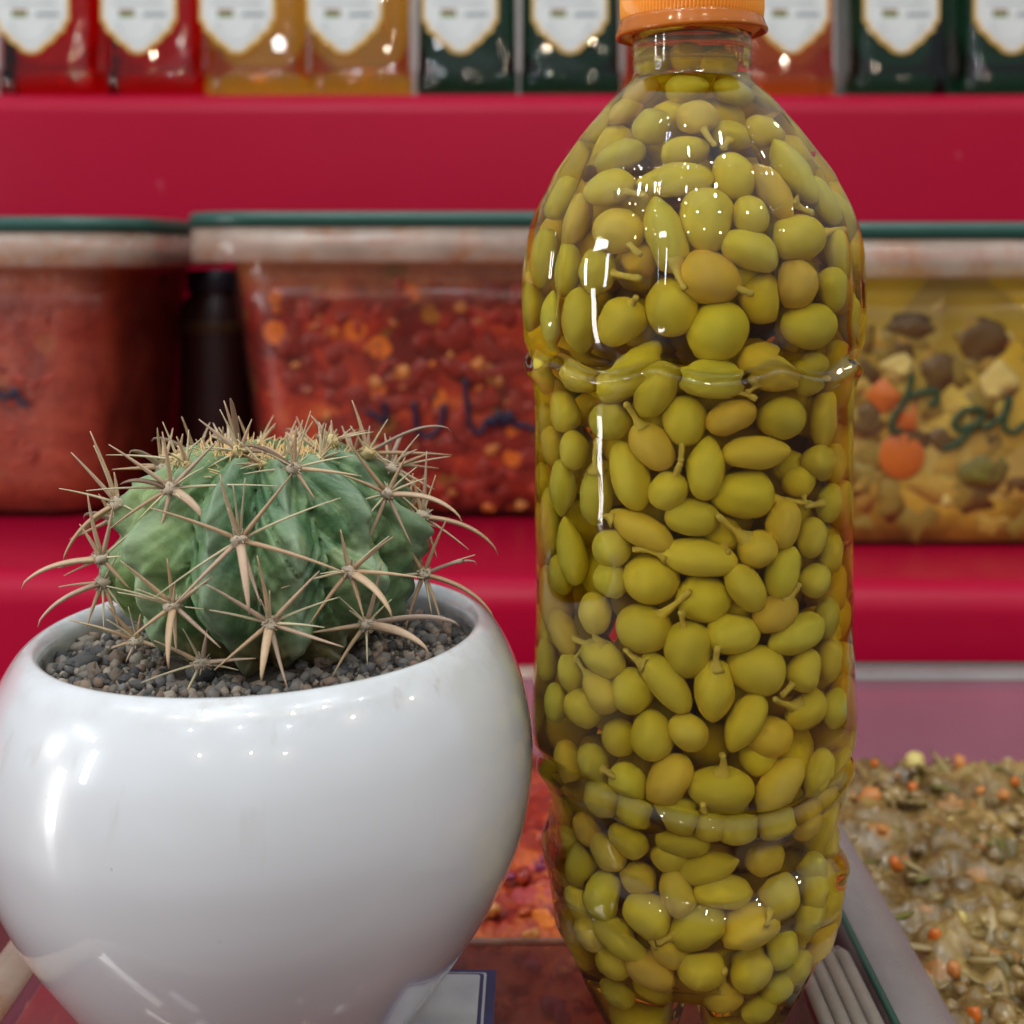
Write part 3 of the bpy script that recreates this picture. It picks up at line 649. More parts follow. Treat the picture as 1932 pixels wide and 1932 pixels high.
for j in range(1, 49):
    t = j/48; fy, fr = curve_at(foot, t); vy, vr = curve_at(vall, t)
    for i in range(N):
        a = 2*PI*i/N
        c = math.cos(5*(a-VIEW+0.05))                       # valley faces the lens
        wv = sstep(-0.30, 0.85, c)
        k = sstep(0, 0.3, t)
        y_ = fy+(vy-fy)*wv; r_ = fr+(vr-fr)*wv
        r_ *= 1-0.05*k*(1-k)*wv
        v.append((max(r_, 0.3)*BK*math.cos(a), max(r_, 0.3)*BK*math.sin(a), max(zof(min(y_, ybot-0.5)), zb0)-zb0))
    rows += 1
f += [[0, 1+i, 1+(i+1) % N] for i in range(N)]
for j in range(rows-1):
    for i in range(N):
        k = (i+1) % N; f.append([1+j*N+i, 1+(j+1)*N+i, 1+(j+1)*N+k, 1+j*N+k])
f.append([1+(rows-1)*N+i for i in range(N)][::-1])
BOT = empty('grape_bottle', (BX, BY, zb0), 'clear plastic bottle with orange cap full of pickled green grapes', 'bottle')
t = NT('bottle_and_brine')
g = t.n('BsdfGlass'); g.inputs['IOR'].default_value = 1.34; g.inputs['Roughness'].default_value = 0.0; g.inputs['Color'].default_value = (0.985, 0.985, 0.97, 1)
gl = t.n('BsdfGlossy'); gl.inputs['Roughness'].default_value = 0.015
lw = t.n('LayerWeight'); lw.inputs[0].default_value = 0.5
mxs = t.n('MixShader'); t.l(t.math('MULTIPLY_ADD', t.math('POWER', lw.outputs['Facing'], 3.0), 0.12, 0.022), mxs.inputs[0]); t.l(g.outputs[0], mxs.inputs[1]); t.l(gl.outputs[0], mxs.inputs[2])
ab = t.n('VolumeAbsorption'); ab.inputs['Color'].default_value = (0.990, 0.912, 0.20, 1); ab.inputs['Density'].default_value = 108
t.l(ab.outputs[0], t.out.inputs['Volume']); t.end(mxs); M['brine'] = t.m
mk('bottle_shell', v, f, M['brine'], BOT)
# cap and neck flange
t = NT('orange_cap_plastic'); co = t.coord()
M['cap'] = t.end(t.bsdf(t.mix(t.noise(co, 90, 3), (0.95, 0.27, 0.015), (1.0, 0.34, 0.03)), 0.3, Subsurface_Weight=0.35, Subsurface_Radius=(0.01, 0.004, 0.001), Subsurface_Scale=0.6))
cv = []; cf = []
cp = [(104, 96, 0), (131, 60, 0), (133, 30, 1), (133, -30, 1), (132, -52, 1), (126, -62, 0), (110, -66, 0), (0.5, -66, 0)]
cp = [(112, 68, 0), (131, 54, 0), (133, 48, 1), (133, 20, 1), (133, -20, 1), (132, -44, 1), (126, -54, 0), (110, -58, 0), (0.5, -58, 0)]
n_ = 120*4
for r_, y_, kn in cp:
    for i in range(n_):
        a = 2*PI*i/n_; q = r_*BK+(0.00035*(1 if (i % 4) < 2 else -1) if kn and y_ < 45 else 0)
        cv.append((q*math.cos(a), q*math.sin(a), zof(y_)-zb0))
for j in range(len(cp)-1):
    for i in range(n_):
        k = (i+1) % n_; cf.append([j*n_+i, j*n_+k, (j+1)*n_+k, (j+1)*n_+i])
mk('cap', cv, cf, M['cap'], BOT).rotation_euler = (0, 0, 0)
t = NT('tamper_ring_plastic'); co = t.coord()
M['ring'] = t.end(t.bsdf((0.80, 0.26, 0.02), 0.12, Transmission_Weight=0.55, IOR=1.45))
ro = mk('tamper_ring', *lathe([(r*BK, (60-y_)*BK) for r, y_ in [(113, 8), (132, 9), (135, 18), (139, 30), (143, 38), (142.5, 43), (139, 44), (128, 36), (118, 33), (112, 26), (113, 8)]][::-1], 96), M['ring'], BOT)
ro.location = (0, 0, zof(85)-zb0); ro.rotation_euler = (0, math.radians(-2.2), 0)
t = NT('neck_plastic'); 
# neck threads glimpsed below the ring
mb = MB()
for zz in (96, 120):
    mb.add(*tube([(110.5*BK*math.cos(2*PI*i/60), 110.5*BK*math.sin(2*PI*i/60), zof(zz)-zb0) for i in range(61)], 0.0005, 6))
mb.build('neck_thread', m_clear('neck_clear', (0.95, 0.9, 0.75), 0.1, (0.6, 0.5, 0.3), 0.05), BOT)
# neck wall between ring and shoulder
mk('neck', *lathe([(110.5*BK, zof(56)-zb0), (110.5*BK, zof(128)-zb0)], 96), bpy.data.materials['neck_clear'], BOT)

# grape meshes
def m_grape():
    t = NT('pickled_grape_skin'); co = t.coord('Object', obj_random=True); oi = t.n('ObjectInfo')
    base = t.ramp(oi.outputs['Random'], [(0.0, (0.50, 0.41, 0.035)), (0.30, (0.72, 0.55, 0.045)), (0.60, (0.68, 0.60, 0.055)), (0.85, (0.76, 0.53, 0.07)), (1.0, (0.66, 0.39, 0.06))])
    n1 = t.noise(co, 110, 4); c = t.mix(t.math('MULTIPLY', n1, 0.4), base, (0.84, 0.74, 0.16))
    sp_ = t.ramp(t.noise(co, 190, 3, 0.6, 0.5), [(0.0, (0, 0, 0)), (0.70, (0, 0, 0)), (0.76, (1, 1, 1))])
    blot = t.ramp(t.noise(co, 75, 3, 0.6), [(0.0, (0, 0, 0)), (0.58, (0, 0, 0)), (0.72, (1, 1, 1))]); c = t.mix(t.math('MULTIPLY', blot, 0.6), c, (0.44, 0.29, 0.035)); c = t.mix(t.math('MULTIPLY', sp_, t.math('GREATER_THAN', oi.outputs['Random'], 0.42)), c, (0.22, 0.08, 0.012))
    return t.end(t.bsdf(c, 0.5, t.bump(t.math('ADD', t.noise(co, 500, 3), t.math('MULTIPLY', t.noise(co, 90, 2), 5.0)), 0.22, 0.0005), Subsurface_Weight=0.25, Subsurface_Radius=(0.006, 0.005, 0.001), Subsurface_Scale=0.5, Specular_IOR_Level=0.2))
M['grape'] = m_grape()
M['stem'] = m_simple('grape_stem', (0.68, 0.52, 0.12), 0.6)
def grape_mesh(kind, seed, n1=16, n2=20):
    v = []; f = []
    for j in range(n1+1):
        u = -1+2*j/n1; u = math.sin(u*PI/2)
        if kind == 'round': r = math.sqrt(max(0, 1-u*u))
        elif kind == 'oval': r = max(0, 1-abs(u)**2.2)**0.52
        elif kind == 'pointed': r = max(0, 1-abs(u)**(1.75 if u > 0 else 2.3))**(0.66 if u > 0 else 0.5)
        else: r = max(0, 1-abs(u)**2.4)**0.5*(1-0.16*u)
        for i in range(n2):
            a = 2*PI*i/n2; p = Vector((u, r*math.cos(a), r*math.sin(a)))
            k = 1+0.13*noise.noise(p*1.3+Vector((seed, 0, 0)))+0.012*noise.noise(p*4+Vector((seed, 3, 0)))
            v.append((p.x*(1+0.02*noise.noise(p+Vector((seed, 9, 0)))), p.y*k, p.z*k))
    for j in range(n1):
        for i in range(n2):
            k = (i+1) % n2; f.append([j*n2+i, j*n2+k, (j+1)*n2+k, (j+1)*n2+i])
    me = bpy.data.meshes.new('grape_'+kind); me.from_pydata(v, [], f); me.update()
    bm = bmesh.new(); bm.from_mesh(me); bmesh.ops.remove_doubles(bm, verts=bm.verts, dist=1e-4); bm.to_mesh(me); bm.free()
    me.polygons.foreach_set('use_smooth', [True]*len(me.polygons)); me.materials.append(M['grape']); return me
GM = {k: [grape_mesh(k, s*5.1+q) for s in range(3)] for q, k in enumerate(('round', 'oval', 'pointed', 'egg'))}
# (cx, cy, long, short, angle, stem target or None, extra depth mm) read in three enlargements
ZA = (1500, 0, 0.5694, [(545, 790, 250, 175, 0, None, 2), (700, 640, 210, 175, 80, None, 3), (955, 600, 210, 190, 90, (1040, 745), 0), (1310, 670, 210, 190, 0, None, 2), (880, 765, 240, 170, 0, None, 4), (1130, 690, 150, 130, 30, (1090, 770), 5),
  (830, 925, 370, 185, -3, None, 0), (1140, 910, 250, 220, 90, None, 0), (1358, 985, 320, 185, -65, (1540, 1090), 0), (1470, 880, 370, 185, -70, None, 1), (1620, 1030, 260, 170, -65, None, 0), (480, 965, 270, 200, -10, (660, 1010), 0),
  (1005, 1130, 310, 250, 90, None, 0), (1230, 1105, 190, 180, 90, None, 1), (780, 1200, 380, 220, -70, (880, 1460), 0), (530, 1185, 250, 220, -20, (640, 1300), 0), (1235, 1290, 290, 195, -20, None, 0), (1490, 1225, 310, 230, 10, (1700, 1200), 0),
  (1705, 1310, 260, 150, -80, None, 0), (1020, 1430, 290, 250, -20, (1225, 1505), 0), (1480, 1460, 235, 220, 90, None, 0), (1660, 1490, 210, 140, -75, None, 0), (430, 1395, 220, 200, 90, (630, 1430), 1), (240, 1390, 260, 170, 80, (215, 1610), 0),
  (810, 1590, 280, 270, 90, None, 0), (1060, 1700, 290, 280, 40, None, 0), (1550, 1680, 310, 225, 0, None, 0), (1290, 1540, 240, 220, 90, None, 4), (340, 1640, 300, 220, 80, None, 0), (545, 1660, 250, 210, 45, (620, 1540), 0), (180, 1640, 280, 130, -80, None, 0),
  (90, 1580, 250, 130, -85, None, 0), (130, 1330, 300, 140, -85, None, 0), (290, 1130, 260, 190, 80, None, 2), (640, 1330, 170, 130, 30, None, 5), (1180, 1420, 190, 170, 0, None, 7), (220, 1010, 240, 150, 70, None, 2), (420, 640, 220, 150, 50, None, 3), (640, 470, 200, 150, 30, None, 2), (900, 440, 210, 150, 5, None, 3), (1150, 460, 200, 150, -20, None, 4), (1330, 520, 180, 140, -40, None, 3), (560, 560, 190, 150, 40, None, 5), (700, 330, 170, 130, 40, None, 3), (900, 300, 180, 130, -10, None, 5), (1080, 330, 190, 130, 20, None, 3)])
ZB = (1500, 1000, 0.5694, [(150, 150, 250, 180, -60, None, 0), (330, 180, 210, 180, 0, None, 1), (590, 150, 400, 215, 35, None, 0), (740, 255, 320, 190, 60, None, 0), (1030, 190, 300, 200, -3, (1240, 285), 0), (1330, 130, 330, 215, -25, (1225, 240), 0), (1560, 150, 240, 190, 60, None, 0),
  (250, 355, 220, 190, -50, None, 0), (495, 410, 220, 205, 0, None, 0), (890, 405, 255, 225, 90, (870, 600), 0), (1130, 390, 250, 180, 25, None, 0), (1395, 390, 250, 230, 0, None, 0), (1610, 390, 300, 170, 85, None, 2), (715, 540, 260, 190, -50, (590, 335), 0),
  (190, 535, 210, 150, -70, None, 0), (305, 560, 200, 180, 90, None, 1), (600, 695, 340, 200, -70, None, 0), (1000, 655, 310, 190, 85, None, 0), (1265, 570, 340, 180, 0, None, 0), (1590, 620, 230, 150, -10, None, 0), (800, 770, 200, 185, 40, (860, 640), 0), (240, 755, 290, 180, 90, None, 0),
  (420, 790, 300, 180, 85, (430, 530), 0), (1190, 790, 300, 240, 0, (1520, 840), 1), (925, 910, 250, 190, 0, None, 0), (660, 970, 340, 175, -22, (440, 885), 0), (1400, 940, 240, 170, 85, None, 0), (1550, 1010, 200, 150, 85, None, 0), (1640, 830, 200, 150, 50, (1530, 850), 1),
  (1270, 1070, 195, 190, 0, (1080, 915), 0), (960, 1115, 360, 185, -8, (650, 1078), 0), (180, 930, 350, 130, -80, None, 0), (290, 1080, 340, 170, -65, None, 0), (505, 1065, 195, 190, 0, None, 0), (710, 1225, 265, 250, 0, None, 0), (500, 1230, 150, 140, 0, None, 1), (1205, 1270, 265, 175, -55, None, 0),
  (1400, 1190, 265, 165, 65, None, 0), (1570, 1230, 200, 180, 0, None, 0), (240, 1200, 200, 150, -50, None, 0), (985, 1330, 255, 235, 0, None, 1), (1360, 1400, 245, 175, 20, (1455, 1285), 0), (670, 1480, 265, 250, 0, (890, 1305), 0), (420, 1400, 210, 190, 90, None, 0), (905, 1590, 270, 230, 90, (875, 1410), 0),
  (1140, 1510, 255, 195, 0, None, 0), (245, 1500, 260, 150, -25, (390, 1560), 0), (460, 1630, 245, 185, -10, (415, 1450), 0), (1470, 1510, 340, 195, 10, None, 0), (1260, 1690, 290, 235, -15, None, 0), (285, 1700, 200, 180, 90, (350, 1600), 0), (790, 1760, 330, 180, -50, (600, 1600), 0), (1040, 1800, 300, 195, 88, (1060, 1600), 0),
  (610, 1800, 230, 205, 70, None, 0), (1510, 1690, 210, 160, 50, (1405, 1815), 0), (450, 1800, 230, 160, -40, (365, 1690), 0), (210, 1860, 200, 150, 80, None, 0), (350, 1890, 220, 200, 0, None, 1), (160, 1630, 220, 120, -85, None, 0), (1640, 1640, 210, 150, 80, None, 2), (1440, 640, 190, 170, 0, None, 7), (1090, 1000, 140, 130, 0, (1120, 1080), 5), (1180, 1370, 160, 140, 0, None, 7), (1620, 1420, 200, 150, 60, None, 1), (140, 420, 220, 130, 80, None, 0), (1650, 1090, 200, 140, 80, None, 1), (1490, 720, 180, 150, 0, (1520, 850), 4)])
ZC = (1500, 1950, 0.5435, [(750, 375, 250, 200, 90, None, 0), (950, 360, 205, 190, -40, None, 0), (1260, 310, 320, 155, 60, None, 0), (1400, 385, 240, 220, 0, None, 2), (1590, 240, 250, 200, 20, (1440, 190), 2), (1750, 230, 210, 120, 65, None, 0), (570, 390, 190, 170, 20, None, 3), (270, 540, 260, 150, 80, None, 0),
  (430, 525, 190, 160, -60, (540, 600), 0), (620, 625, 195, 170, -20, None, 0), (850, 620, 285, 200, 55, None, 0), (1130, 665, 325, 230, -5, (1135, 505), 0), (1450, 640, 300, 200, 40, None, 0), (1670, 590, 260, 150, 75, None, 0), (480, 710, 215, 195, 60, None, 0), (655, 775, 180, 140, -30, None, 1), (890, 800, 235, 160, -10, None, 0),
  (1070, 850, 170, 140, 90, (1040, 750), 1), (1220, 870, 205, 190, 0, None, 0), (1430, 850, 205, 190, 0, None, 0), (620, 940, 220, 170, -20, None, 1), (920, 950, 265, 150, -5, None, 1), (500, 1000, 230, 150, -50, None, 0), (350, 1050, 215, 130, -65, None, 0), (850, 1035, 190, 150, 10, None, 1), (1060, 1085, 300, 140, 20, None, 0),
  (1370, 1040, 215, 180, 0, None, 2), (1640, 1080, 210, 160, -60, None, 0), (1730, 960, 200, 130, -75, None, 0), (480, 1245, 230, 200, 60, None, 0), (670, 1150, 200, 170, 0, None, 2), (890, 1235, 245, 180, -75, None, 0), (1140, 1230, 285, 195, -5, None, 0), (1450, 1235, 225, 220, 0, (1410, 1330), 0), (1620, 1370, 235, 160, 80, None, 0),
  (720, 1360, 245, 200, -15, (760, 1520), 0), (1000, 1415, 275, 195, 20, (800, 1480), 0), (1290, 1425, 295, 215, 5, None, 0), (570, 1475, 335, 175, -20, None, 0), (1470, 1530, 215, 180, 90, None, 0), (850, 1545, 160, 120, 0, None, 1), (540, 1600, 200, 150, 10, None, 1), (740, 1650, 265, 170, -15, None, 0), (1020, 1640, 225, 215, 0, None, 0),
  (1290, 1650, 215, 205, 0, None, 0), (1150, 1820, 190, 180, 90, (1150, 1655), 0), (1330, 1840, 170, 160, 0, None, 0), (350, 1280, 210, 150, -70, None, 0), (1545, 1620, 190, 150, 60, None, 0), (560, 1760, 180, 150, 0, None, 1), (730, 1810, 170, 150, 0, None, 1), (400, 880, 200, 140, 60, None, 2), (260, 760, 200, 130, -70, None, 1), (1600, 850, 190, 140, 30, None, 2), (1340, 500, 170, 140, 0, None, 4), (420, 1440, 190, 130, -60, None, 1), (1640, 1220, 200, 140, 80, None, 1), (300, 930, 190, 130, -70, None, 1), (1430, 1740, 180, 140, 40, None, 1)])
def hw_at(y): 
    return smooth_interp(prof, y) if y < 1728 else interp([(1728, 262), (1798, 231), (1868, 190), (1912, 155), (1932, 130)], y)
placed = []   # (pos, radius)
GR = []
def wall_r(p):
    yy = HY+(CAMZ-p.z)/BK; a = math.atan2(p.y-BY, p.x-BX)
    if yy < 1728: q = shell_pt(max(yy, 66), smooth_interp(prof, max(yy, 131)) if yy > 130 else 108, a); return math.hypot(q[0], q[1])
    wv = sstep(-0.30, 0.85, math.cos(5*(a-VIEW+0.05)))
    fr = interp([(1728, 262), (1798, 233), (1868, 199), (1912, 168), (1930, 150), (1934, 0)], yy); vr = interp([(1728, 260), (1764, 232), (1782, 200), (1786, 165), (1788, 40), (1789, 0)], yy)
    return (fr+(vr-fr)*wv)*BK
SPH = [Vector((math.sin(u)*math.cos(w_), math.sin(u)*math.sin(w_), math.cos(u))) for u in (0.01, 0.6, 1.1, 1.57, 2.04, 2.54, 3.13) for w_ in (0, 0.8, 1.6, 2.4, 3.1, 3.9, 4.7, 5.5)]
def inside(c, ax, n_, a_, b_):
    """push an ellipsoid towards the axis until it clears the wall"""
    x = ax.normalized(); z = n_.cross(x); z = z.normalized() if z.length > 1e-4 else Vector((0, 0, 1)); y = z.cross(x)
    for k in range(30):
        worst = 0; up = 0
        for q in SPH:
            p = c+x*q.x*a_+y*q.y*b_+z*q.z*b_
            ov = math.hypot(p.x-BX, p.y-BY)-(wall_r(p)-0.0005)
            if ov > worst: worst = ov
        if worst <= 0: return c
        d = Vector((BX-c.x, BY-c.y, 0)); L = d.length
        if L < 0.003 or HY+(CAMZ-c.z)/BK > 1740: c = c+Vector((0, 0, min(worst, 0.0015)))
        if L > 0.001: c = c+d/L*min(worst*0.7+0.0001, 0.0015, L)
    return c if worst < 0.0012 else None
def put_grape(c, ax, n_, a_, b_, kind, stem=None):
    c = inside(c, ax, n_, a_*1.03, b_*1.05)
    if c is None: return None
    """c centre, ax long-axis unit vector, a_, b_ half lengths (m)"""
    x = ax.normalized(); z = n_.cross(x); z = z.normalized() if z.length > 1e-4 else Vector((0, 0, 1)); y = z.cross(x)
    o = mkmesh('grape', R.choice(GM[kind]))
    if R.random() < 0.5: x = -x; y = -y
    Mx = Matrix((x, y, z)).transposed().to_4x4(); Mx.translation = c
    o.matrix_world = Mx @ Matrix.Diagonal((a_, b_, b_*R.uniform(0.92, 1.0), 1))
    placed.append((c.copy(), (a_+2*b_)/3, a_, ax.normalized())); GR.append([o, c, kind, a_/b_, stem is not None])
    if stem is not None:
        d = (stem-c); L = d.length; d.normalize(); p0 = c+d*(b_*0.86 if a_/b_ < 1.25 else a_*0.93*max(abs(d.dot(ax)), b_/a_)); e = stem
        if (e-p0).length < 0.003: e = p0+d*0.0045
        bend = Vector((R.uniform(-1, 1), R.uniform(-.3, .3), R.uniform(-1, 1)))*0.0012
        pts = bez(p0-d*0.001, (p0+e)/2+bend, e, 8)
        rad = [0.0026, 0.0016, 0.0010, 0.0008, 0.0007, 0.00075, 0.0007, 0.0009, 0.0006]
        vv, ff = tube(pts, [r*R.uniform(0.85, 1.2) for r in rad], 7)
        so = mk('stem', vv, ff, M['stem']); so.parent = o; so.matrix_parent_inverse = o.matrix_world.inverted()
    return o
def wall_hit(px, py):
    """first point of the (smooth) bottle wall seen at picture position (px, py)"""
    d = Vector(((px-HX)/F, 1, (HY-py)/F)); best = None
    for k in range(90):
        Y = BY-0.050+k*0.0009; p = Vector((0, 0, CAMZ))+d*Y
        yy = HY+(CAMZ-p.z)/BK; r = hw_at(yy)*BK-0.0014
        if math.hypot(p.x-BX, p.y-BY) < r: return p, yy
    return None, None
for (ox, oy, s, L) in (ZA, ZB, ZC):
    for (x, y, lo, sh, ang, st, dp) in L:
        px, py = (ox+s*x)/1.5528, (oy+s*y)/1.5528
        p, yy = wall_hit(px, py)
        if p is None:
            p, yy = wall_hit(1305+(px-1305)*0.965, py)
            if p is None: continue
        n_ = Vector((p.x-BX, p.y-BY, 0)).normalized()
        slope = (hw_at(yy+8)-hw_at(yy-8))/16; n_ = (n_+Vector((0, 0, slope*0.9))).normalized()
        a_ = lo*s*BK/1.5528/2*0.98; b_ = min(sh*s*BK/1.5528/2, 0.0078)*0.97
        b_ = max(b_, 0.0044); a_ = max(a_, b_)
        ar = math.radians(ang); dirv = Vector((math.cos(ar), 0, math.sin(ar)))
        dirv = (dirv-n_*dirv.dot(n_)).normalized()
        inset = b_*0.93+0.0004+dp*0.001
        c = p-n_*inset
        # slide so the centre projects where it was read
        view = (c-Vector((0, 0, CAMZ))); tgt = Vector(((px-HX)/F, 1, (HY-py)/F))*view.y+Vector((0, 0, CAMZ))
        side = 0.55; c = Vector((c.x+(tgt.x-c.x)*side, c.y, c.z+(tgt.z-c.z)*side))
        rat = a_/b_
        kind = 'round' if rat < 1.15 else 'egg' if rat < 1.32 else 'oval' if (rat < 1.55 or R.random() < 0.3) else 'pointed'
        stem = None
        if st:
            q = at((ox+s*st[0])/1.5528, (oy+s*st[1])/1.5528, c.y)
            hp, _ = wall_hit(px+(((ox+s*st[0])/1.5528)-px)*1.12, py+(((oy+s*st[1])/1.5528)-py)*1.12)
            stem = Vector((q.x, c.y+0.001, q.z)) if hp is None else hp-Vector((hp.x-BX, hp.y-BY, 0)).normalized()*0.0016
        put_grape(c, dirv, n_, a_, b_, kind, stem)
n_listed = len(GR)
# fill the rest of the bottle
rnd = random.Random(11); stuffmb = MB(); extra = []
zlo, zhi = zof(1920), zof(165)
basev = {k: [([tuple(q.co) for q in me.vertices], [list(q.vertices) for q in me.polygons]) for me in L_[:1]] for k, L_ in GM.items()}
small = {k: grape_mesh(k, 44, 8, 10) for k in ('round', 'oval', 'pointed')}
smallv = {k: ([Vector(q.co) for q in me.vertices], [list(q.vertices) for q in me.polygons]) for k, me in small.items()}
fill = []
for tries in range(42000):
    base_pass = tries > 34000; z = rnd.uniform(zlo, zof(1700)) if base_pass else rnd.uniform(zlo, zhi); yy = HY+(CAMZ-z)/BK; rw = hw_at(yy)*BK-0.0014
    b_ = rnd.uniform(0.0045, 0.0056) if base_pass else rnd.uniform(0.0052, 0.0068); rat = rnd.choice((1.0, 1.1, 1.25, 1.5, 1.7)); 
    if rw-b_ < 0: continue
    rad = (rw-b_)*math.sqrt(rnd.random()); a = rnd.uniform(0, 2*PI)
    c = Vector((BX+rad*math.cos(a), BY+rad*math.sin(a), z))
    if yy > 1745 and math.cos(5*(a-VIEW+0.05)) > 0.1: continue
    er = b_*(0.72+0.28*rat)
    n_ = Vector((math.cos(a), math.sin(a), 0))
    ax = Vector((rnd.gauss(0, 1), rnd.gauss(0, 1), rnd.gauss(0, 1))); ax = (ax-n_*ax.dot(n_)*(1 if rad > rw-0.013 else 0.3)).normalized()
    if rad > rw-0.016 or c.z < zof(1700):
        c = inside(c, ax, n_, b_*rat*1.03, b_*1.05)
        if c is None: continue
    ok = True
    for (p, r_, *_r) in placed:
        if abs(p.z-c.z) < 0.02 and (p-c).length < (r_+er)*0.86: ok = False; break
    if not ok: continue
    front = math.cos(a-VIEW)
    if front > 0.12 and rad > rw-0.0125 and len(GR) < 296:
        st = None
        if rnd.random() < 0.2: st = c+ax*(b_*rat+rnd.uniform(0.003, 0.006)); 
        if st is not None and math.hypot(st.x-BX, st.y-BY) > rw-0.001: st = None
        put_grape(c, ax, n_, b_*rat, b_, 'round' if rat < 1.15 else 'egg' if rat < 1.3 else rnd.choice(('oval', 'pointed')), st)
    else:
        placed.append((c.copy(), er, b_*rat, ax))
        kd = 'round' if rat < 1.2 else rnd.choice(('oval', 'pointed')); vv, ff = smallv[kd]
        x = ax; zz = n_.cross(x).normalized() if n_.cross(x).length > 1e-3 else Vector((0, 0, 1)); y_ = zz.cross(x)
        Mx = Matrix((x, y_, zz)).transposed()
        stuffmb.add([Mx @ Vector((q.x*b_*rat, q.y*b_, q.z*b_))+c for q in vv], ff)
if len(GR) > 300:
    pass
tag(stuffmb.build('grape_filling', M['grape']), 'mass of pickled green grapes deeper inside the bottle', 'grapes', kind='stuff')
# labels that single each grape out: band of the bottle, place counted from the left, shape
bands = [(0, 300, 'in the neck end of the bottle'), (300, 390, 'in the upper shoulder'), (390, 480, 'in the middle of the shoulder'), (480, 570, 'in the widest part of the shoulder'), (570, 650, 'just above the scalloped groove'),
         (650, 740, 'just below the scalloped groove'), (740, 830, 'level with the crown of the cactus'), (830, 920, 'level with the cactus shoulder'), (920, 1010, 'level with the middle of the cactus'), (1010, 1100, 'level with the lower cactus'),
         (1100, 1190, 'level with the soil in the pot'), (1190, 1280, 'level with the pot rim'), (1280, 1370, 'just above the wavy waist'), (1370, 1460, 'in the wavy waist'), (1460, 1550, 'in the narrow part under the waist'), (1550, 1640, 'in the lower bulge'),
         (1640, 1730, 'under the lower bulge'), (1730, 1820, 'in the tapering base'), (1820, 2100, 'in the feet of the bottle')]
ordn = ['first', 'second', 'third', 'fourth', 'fifth', 'sixth', 'seventh', 'eighth', 'ninth', 'tenth', 'eleventh', 'twelfth', 'thirteenth', 'fourteenth', 'fifteenth', 'sixteenth', 'seventeenth', 'eighteenth', 'nineteenth', 'twentieth', 'twenty first', 'twenty second', 'twenty third', 'twenty fourth']
sh = {'round': 'round', 'egg': 'egg shaped', 'oval': 'oval', 'pointed': 'pointed'}
for (y0, y1, nm) in bands:
    L_ = []
    for g_ in GR:
        c = g_[1]; py = HY+(CAMZ-c.z)*F/c.y; px = HX+c.x*F/c.y
        if y0 <= py < y1: L_.append((px, g_))
    L_.sort(key=lambda q: q[0])
    for k, (px, g_) in enumerate(L_):
        tag(g_[0], '%s green grape%s, %s from left %s' % (sh[g_[2]], ' with stem' if g_[4] else '', ordn[min(k, 23)], nm), 'grape', 'pickled grapes in the bottle')
print('GRAPES', n_listed, len(GR), 'filling', len(placed)-len(GR))

# ---------------------------------------------------------------- white pot
PY = 0.330; PK = PY/F; PX = (495-HX)*PK; PB = PL+0.0004
POT = empty('plant_pot', (PX, PY, PB), 'round glossy white ceramic pot holding the spiny cactus', 'pot')
t = NT('white_glaze'); co = t.coord()
n1 = t.noise(co, 14, 4); n2 = t.noise(co, 240, 4, 0.6)
sp_ = t.ramp(n2, [(0.0, (1, 1, 1)), (0.245, (1, 1, 1)), (0.27, (0, 0, 0))][::1])
c = t.mix(n1, (0.62, 0.635, 0.655), (0.69, 0.705, 0.725))
c = t.mix(t.math('MULTIPLY', sp_, 0.8), c, (0.25, 0.22, 0.20))
sx = t.n('SeparateXYZ'); t.l(co, sx.inputs[0])
mp = t.n('Mapping'); mp.inputs['Scale'].default_value = (1, 1, 0.12); t.l(co, mp.inputs[0])
drip = t.ramp(t.noise(mp.outputs[0], 170, 3), [(0.0, (0, 0, 0)), (0.60, (0, 0, 0)), (0.72, (1, 1, 1))])
hgt = t.ramp(t.math('MULTIPLY_ADD', sx.outputs['Z'], 22.0, -1.55), [(0.0, (0, 0, 0)), (0.7, (0.5, 0.5, 0.5))])
c = t.mix(t.math('MULTIPLY', t.math('MULTIPLY', drip, hgt), 0.8), c, (0.42, 0.36, 0.30))
rimd = t.math('MULTIPLY', t.ramp(t.math('MULTIPLY_ADD', sx.outputs['Z'], 100.0, -9.7), [(0.0, (0, 0, 0)), (0.6, (1, 1, 1))]), t.ramp(t.noise(co, 110, 5, 0.7), [(0.40, (0, 0, 0)), (0.66, (1, 1, 1))]))
c = t.mix(t.math('MULTIPLY', rimd, 0.18), c, (0.33, 0.29, 0.24))
M['glaze'] = t.end(t.bsdf(c, 0.22, t.bump(t.noise(co, 9, 2), 0.25, 0.002), Coat_Weight=1.0, Coat_Roughness=0.012, Specular_IOR_Level=0.5))
pp = [(0.0001, 0.0012), (0.016, 0.0012), (0.018, 0), (0.0205, 0.0006), (0.0255, 0.003), (0.0342, 0.009), (0.0428, 0.018), (0.0508, 0.029), (0.0585, 0.041), (0.0644, 0.054), (0.0671, 0.067), (0.0672, 0.077), (0.0655, 0.087), (0.0628, 0.0950), (0.0596, 0.1010), (0.0570, 0.1040), (0.0545, 0.1053), (0.0530, 0.1045), (0.0518, 0.102), (0.0522, 0.098), (0.0535, 0.088), (0.0545, 0.075), (0.050, 0.062), (0.0001, 0.060)]
fine = []
for i in range(len(pp)-1):
    a, b, c_, d = pp[max(i-1, 0)], pp[i], pp[i+1], pp[min(i+2, len(pp)-1)]
    for k in range(5):
        u = k/5
        q = [0.5*((2*b[j])+(c_[j]-a[j])*u+(2*a[j]-5*b[j]+4*c_[j]-d[j])*u*u+(3*b[j]-a[j]-3*c_[j]+d[j])*u**3) for j in (0, 1)]
        fine.append((max(q[0], 0.0001), q[1]))
fine = [(fine[0][0], 0.0012)]+fine[1:]+[pp[-1]]
